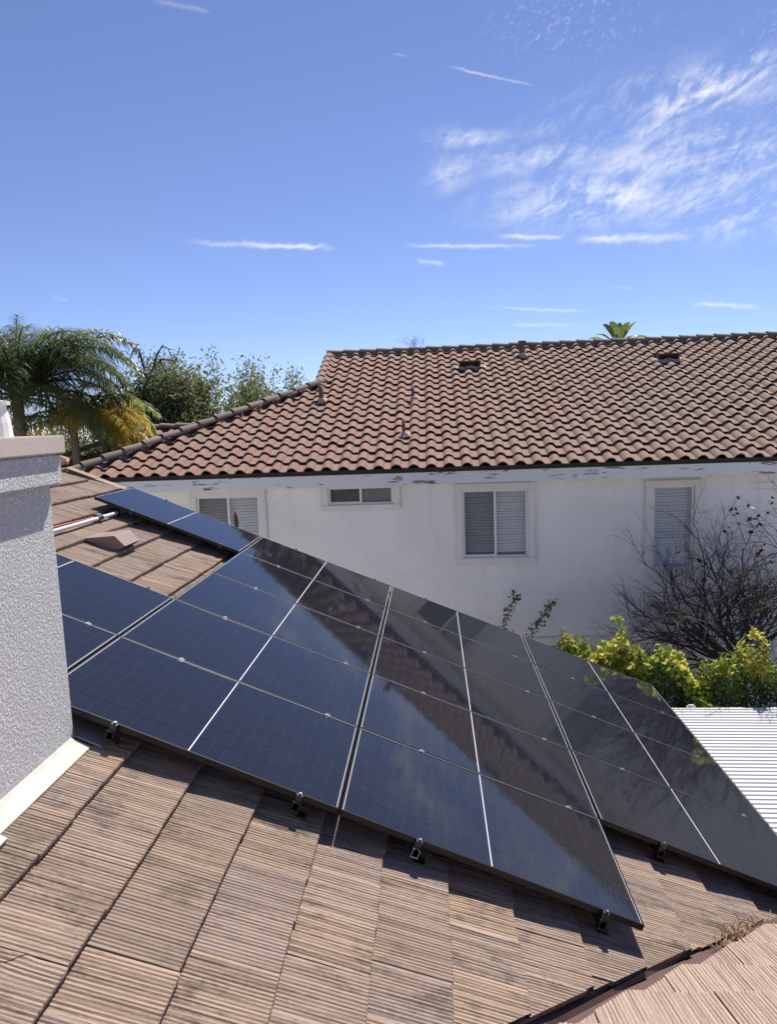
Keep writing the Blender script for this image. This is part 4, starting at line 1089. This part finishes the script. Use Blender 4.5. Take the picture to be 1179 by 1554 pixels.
# banana-like plant
b0 = at_y(938, 524, 21); t = thing('banana_plant', 'broad-leaved banana plant rising behind the ridge of the clay roof', 'banana plant', loc=(b0.x, 21, 0))
put(MB().tube([(b0.x, 21, 0), (b0.x+.03, 21, b0.z*.5), (b0.x, 21, b0.z)], [.16, .13, .09], 10), 'trunk', 'palm bark', t)
rr = random.Random(5)
for i, (px, py, wd) in enumerate([(915, 492, .17), (927, 488, .19), (941, 490, .2), (953, 489, .18), (966, 487, .17), (893, 515, .16), (980, 512, .17), (903, 508, .15), (968, 510, .16), (934, 497, .18), (948, 500, .2)]):
    e_ = at_y(px, py, 21+rr.uniform(-.4, .4)); B = Vector((b0.x, 21, b0.z-.15)); v = []; f = []; n = 8
    sd_ = Vector((rr.uniform(.4, 1), rr.uniform(-.9, .9), rr.uniform(-.2, .3))).normalized()
    for j in range(n+1):
        s = j/n; c = B.lerp(e_, s)+Vector((0, 0, .14*math.sin(s*math.pi)))
        w = 0.012 if s < .3 else wd*math.sin(math.pi*((s-.3)/.7)*.93+.12)**.6*.62
        v += [c-sd_*w+Vector((0, 0, .3*w)), c, c+sd_*w+Vector((0, 0, .3*w))]
        if j: k = 3*j; f += [(k-3, k-2, k+1, k), (k-2, k-1, k+2, k+1)]
    put(MB().add(v, f), 'leaf', 'banana leaf', t)

# bare shrub by the wall
bs = at_y(1128, 1010, 11.6); LOC = (bs.x, 11.6, 0)
t = bare_tree(LOC, [(-1.6, -.3, .35), (-1.5, -.2, .75), (-1.2, -.1, 1.1), (-.9, -.4, 1.3), (-.5, -.2, 1.5), (-.1, -.2, 1.6), (.3, -.1, 1.5), (-1.3, .1, .55), (.7, -.2, 1.2), (-1.0, -.5, .9), (-.2, -.5, 1.1), (-1.7, -.1, .1), (-1.4, -.4, .95), (-.75, -.1, 1.0), (-.35, -.4, 1.35), (.1, -.4, 1.2), (-1.15, -.3, .6), (-.6, .0, .8), (.5, -.1, .9), (-1.55, -.2, .5)],
              'leafless dark shrub with a few red leaves in front of the narrow window', 'bare_shrub', 'bare twig', 12, 1.15, 5, .030, 'shrub', base=tuple(bs))
rr = random.Random(3); mb = MB()
for i in range(26):
    p = at_y(rr.uniform(1010, 1179), rr.uniform(790, 960), 11.3+rr.uniform(-.2, .3)); d = Vector((rr.gauss(0, .22), rr.gauss(0, .15), rr.gauss(.05, .18)))
    mb.tube([p, p+d*.5+Vector((0, 0, .03)), p+d], [.007, .006, .003], 4)
put(mb, 'pale_twigs', 'pale twig', t)['kind'] = 'stuff'
pts = []
for (px, py, n, s) in ((1148, 785, 16, 9), (1110, 793, 8, 7), (1113, 765, 5, 5), (1155, 830, 4, 6), (1058, 853, 4, 6), (1072, 868, 5, 7), (1030, 832, 2, 4), (1176, 770, 4, 5), (1094, 872, 3, 8)):
    pts += [at_y(px+rr.gauss(0, s), py+rr.gauss(0, s*1.4), 11.35+rr.uniform(-.05, .05)) for _ in range(n)]
leaf_cloud(pts, .085, 'red leaf', 'red_leaves', t, .7)
pts = [at_y(1145+rr.gauss(0, 18), 925+rr.gauss(0, 28), 11.7+rr.uniform(-.1, .2)) for _ in range(420)]
leaf_cloud(pts, .055, 'dark green leaf', 'green_leaves', t, .6)

# vine hedge
def hedge(label, outline, y0, y1, seed, mixes, n, size, zbot, name='vine_hedge'):
    """outline: (px, py) of the top edge as seen; the mass is built with real depth from y0 to y1"""
    rs = np.random.default_rng(seed); top = [at_y(a, b, (y0+y1)/2) for a, b in outline]; xs = [p.x for p in top]; zs = [p.z for p in top]
    loc = ((xs[0]+xs[-1])/2, (y0+y1)/2, 0); t = thing(name, label, 'hedge', loc=loc)
    x = rs.uniform(xs[0], xs[-1], n); tz = np.interp(x, xs, zs); y = rs.uniform(y0, y1, n); u = rs.random(n)
    yc = (y0+y1)/2; hy_ = (y1-y0)/2; crown = np.sqrt(np.clip(1-((y-yc)/hy_)**2*.75, .1, 1))
    clump = .16*np.sin(x*9+y*4+seed)+.10*np.sin(x*23-y*11)
    z = zbot+(tz-zbot)*(crown*(u**.42))+clump*.5*(u**2)
    y = y-(1-u)*.15+clump*.25
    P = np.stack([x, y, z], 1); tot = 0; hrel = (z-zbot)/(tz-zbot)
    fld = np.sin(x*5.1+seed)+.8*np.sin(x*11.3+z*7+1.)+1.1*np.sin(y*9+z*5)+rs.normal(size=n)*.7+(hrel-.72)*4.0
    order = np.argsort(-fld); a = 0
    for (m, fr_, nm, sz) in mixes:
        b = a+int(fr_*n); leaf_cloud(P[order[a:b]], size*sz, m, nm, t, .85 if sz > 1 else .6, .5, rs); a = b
    mb = MB(); rr = random.Random(seed)
    for i in range(16):
        xx = rr.uniform(xs[0], xs[-1]); yy = rr.uniform(y0+.1, y1-.1); h_ = float(np.interp(xx, xs, zs))-.25
        mb.tube([(xx, yy, 0), (xx+rr.gauss(0, .1), yy+rr.gauss(0, .08), h_*.5), (xx+rr.gauss(0, .2), yy+rr.gauss(0, .1), h_)], [.025, .02, .008], 5)
    put(mb, 'stems', 'bark', t); return t
zb_ = H-4.9
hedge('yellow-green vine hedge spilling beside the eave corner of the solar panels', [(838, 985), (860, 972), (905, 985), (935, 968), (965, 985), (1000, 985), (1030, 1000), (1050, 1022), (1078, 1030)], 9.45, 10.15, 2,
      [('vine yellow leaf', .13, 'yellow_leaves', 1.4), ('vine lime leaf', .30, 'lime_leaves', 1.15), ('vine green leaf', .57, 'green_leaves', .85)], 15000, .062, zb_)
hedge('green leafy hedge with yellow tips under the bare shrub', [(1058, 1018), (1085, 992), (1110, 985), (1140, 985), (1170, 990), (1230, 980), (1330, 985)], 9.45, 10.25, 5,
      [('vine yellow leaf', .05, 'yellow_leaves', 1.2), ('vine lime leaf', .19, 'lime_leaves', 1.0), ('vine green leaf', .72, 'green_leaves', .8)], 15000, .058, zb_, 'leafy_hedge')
def sprig(pxs, Y, m, label, n, size, spread=.05, seed=1, group=None, name='vine_shoot'):
    rr = random.Random(seed); P3 = [at_y(a, b, Y) for a, b in pxs]; b0 = Vector((P3[0].x, Y, 0))
    t = thing(name, label, 'vine shoot', loc=b0)
    put(MB().tube([b0, b0.lerp(P3[0], .6)]+P3, [.014, .012]+[.008*(1-.7*i/len(P3)) for i in range(len(P3))], 5), 'stem', 'bark', t)
    pts = []
    for i in range(n):
        q = rr.random()*(len(P3)-1); k = int(q); p = P3[k].lerp(P3[min(k+1, len(P3)-1)], q-k); s = spread*(1-.6*q/(len(P3)-1))
        pts.append(p+Vector((rr.gauss(0, s), rr.gauss(0, s), rr.gauss(0, s))))
    leaf_cloud(pts, size, m, 'leaves', t, .6); return t
sprig([(764, 960), (770, 935), (779, 912), (784, 905)], 12.2, 'dark green leaf', 'upright dark green shoot against the shaded wall', 110, .06, .07, 3)
sprig([(800, 970), (815, 950), (828, 930), (838, 912)], 12.2, 'dark green leaf', 'slanting dark green shoot beside the upright one against the wall', 120, .06, .06, 4)
sprig([(955, 990), (946, 965), (938, 945), (936, 936)], 9.8, 'vine lime leaf', 'pale flowering shoot standing above the yellow-green hedge', 90, .05, .045, 5)
sprig([(893, 990), (888, 972), (883, 962)], 9.8, 'vine lime leaf', 'short pale shoot at the eave end of the yellow-green hedge', 40, .045, .035, 6)
sprig([(858, 990), (862, 970), (866, 962)], 9.8, 'vine yellow leaf', 'yellow leafy shoot next to the eave column of panels', 60, .07, .06, 7)
sprig([(1165, 1000), (1160, 985), (1150, 965), (1138, 958)], 9.8, 'vine yellow leaf', 'yellow shoot arching over the green hedge below the bare shrub', 70, .08, .05, 8)
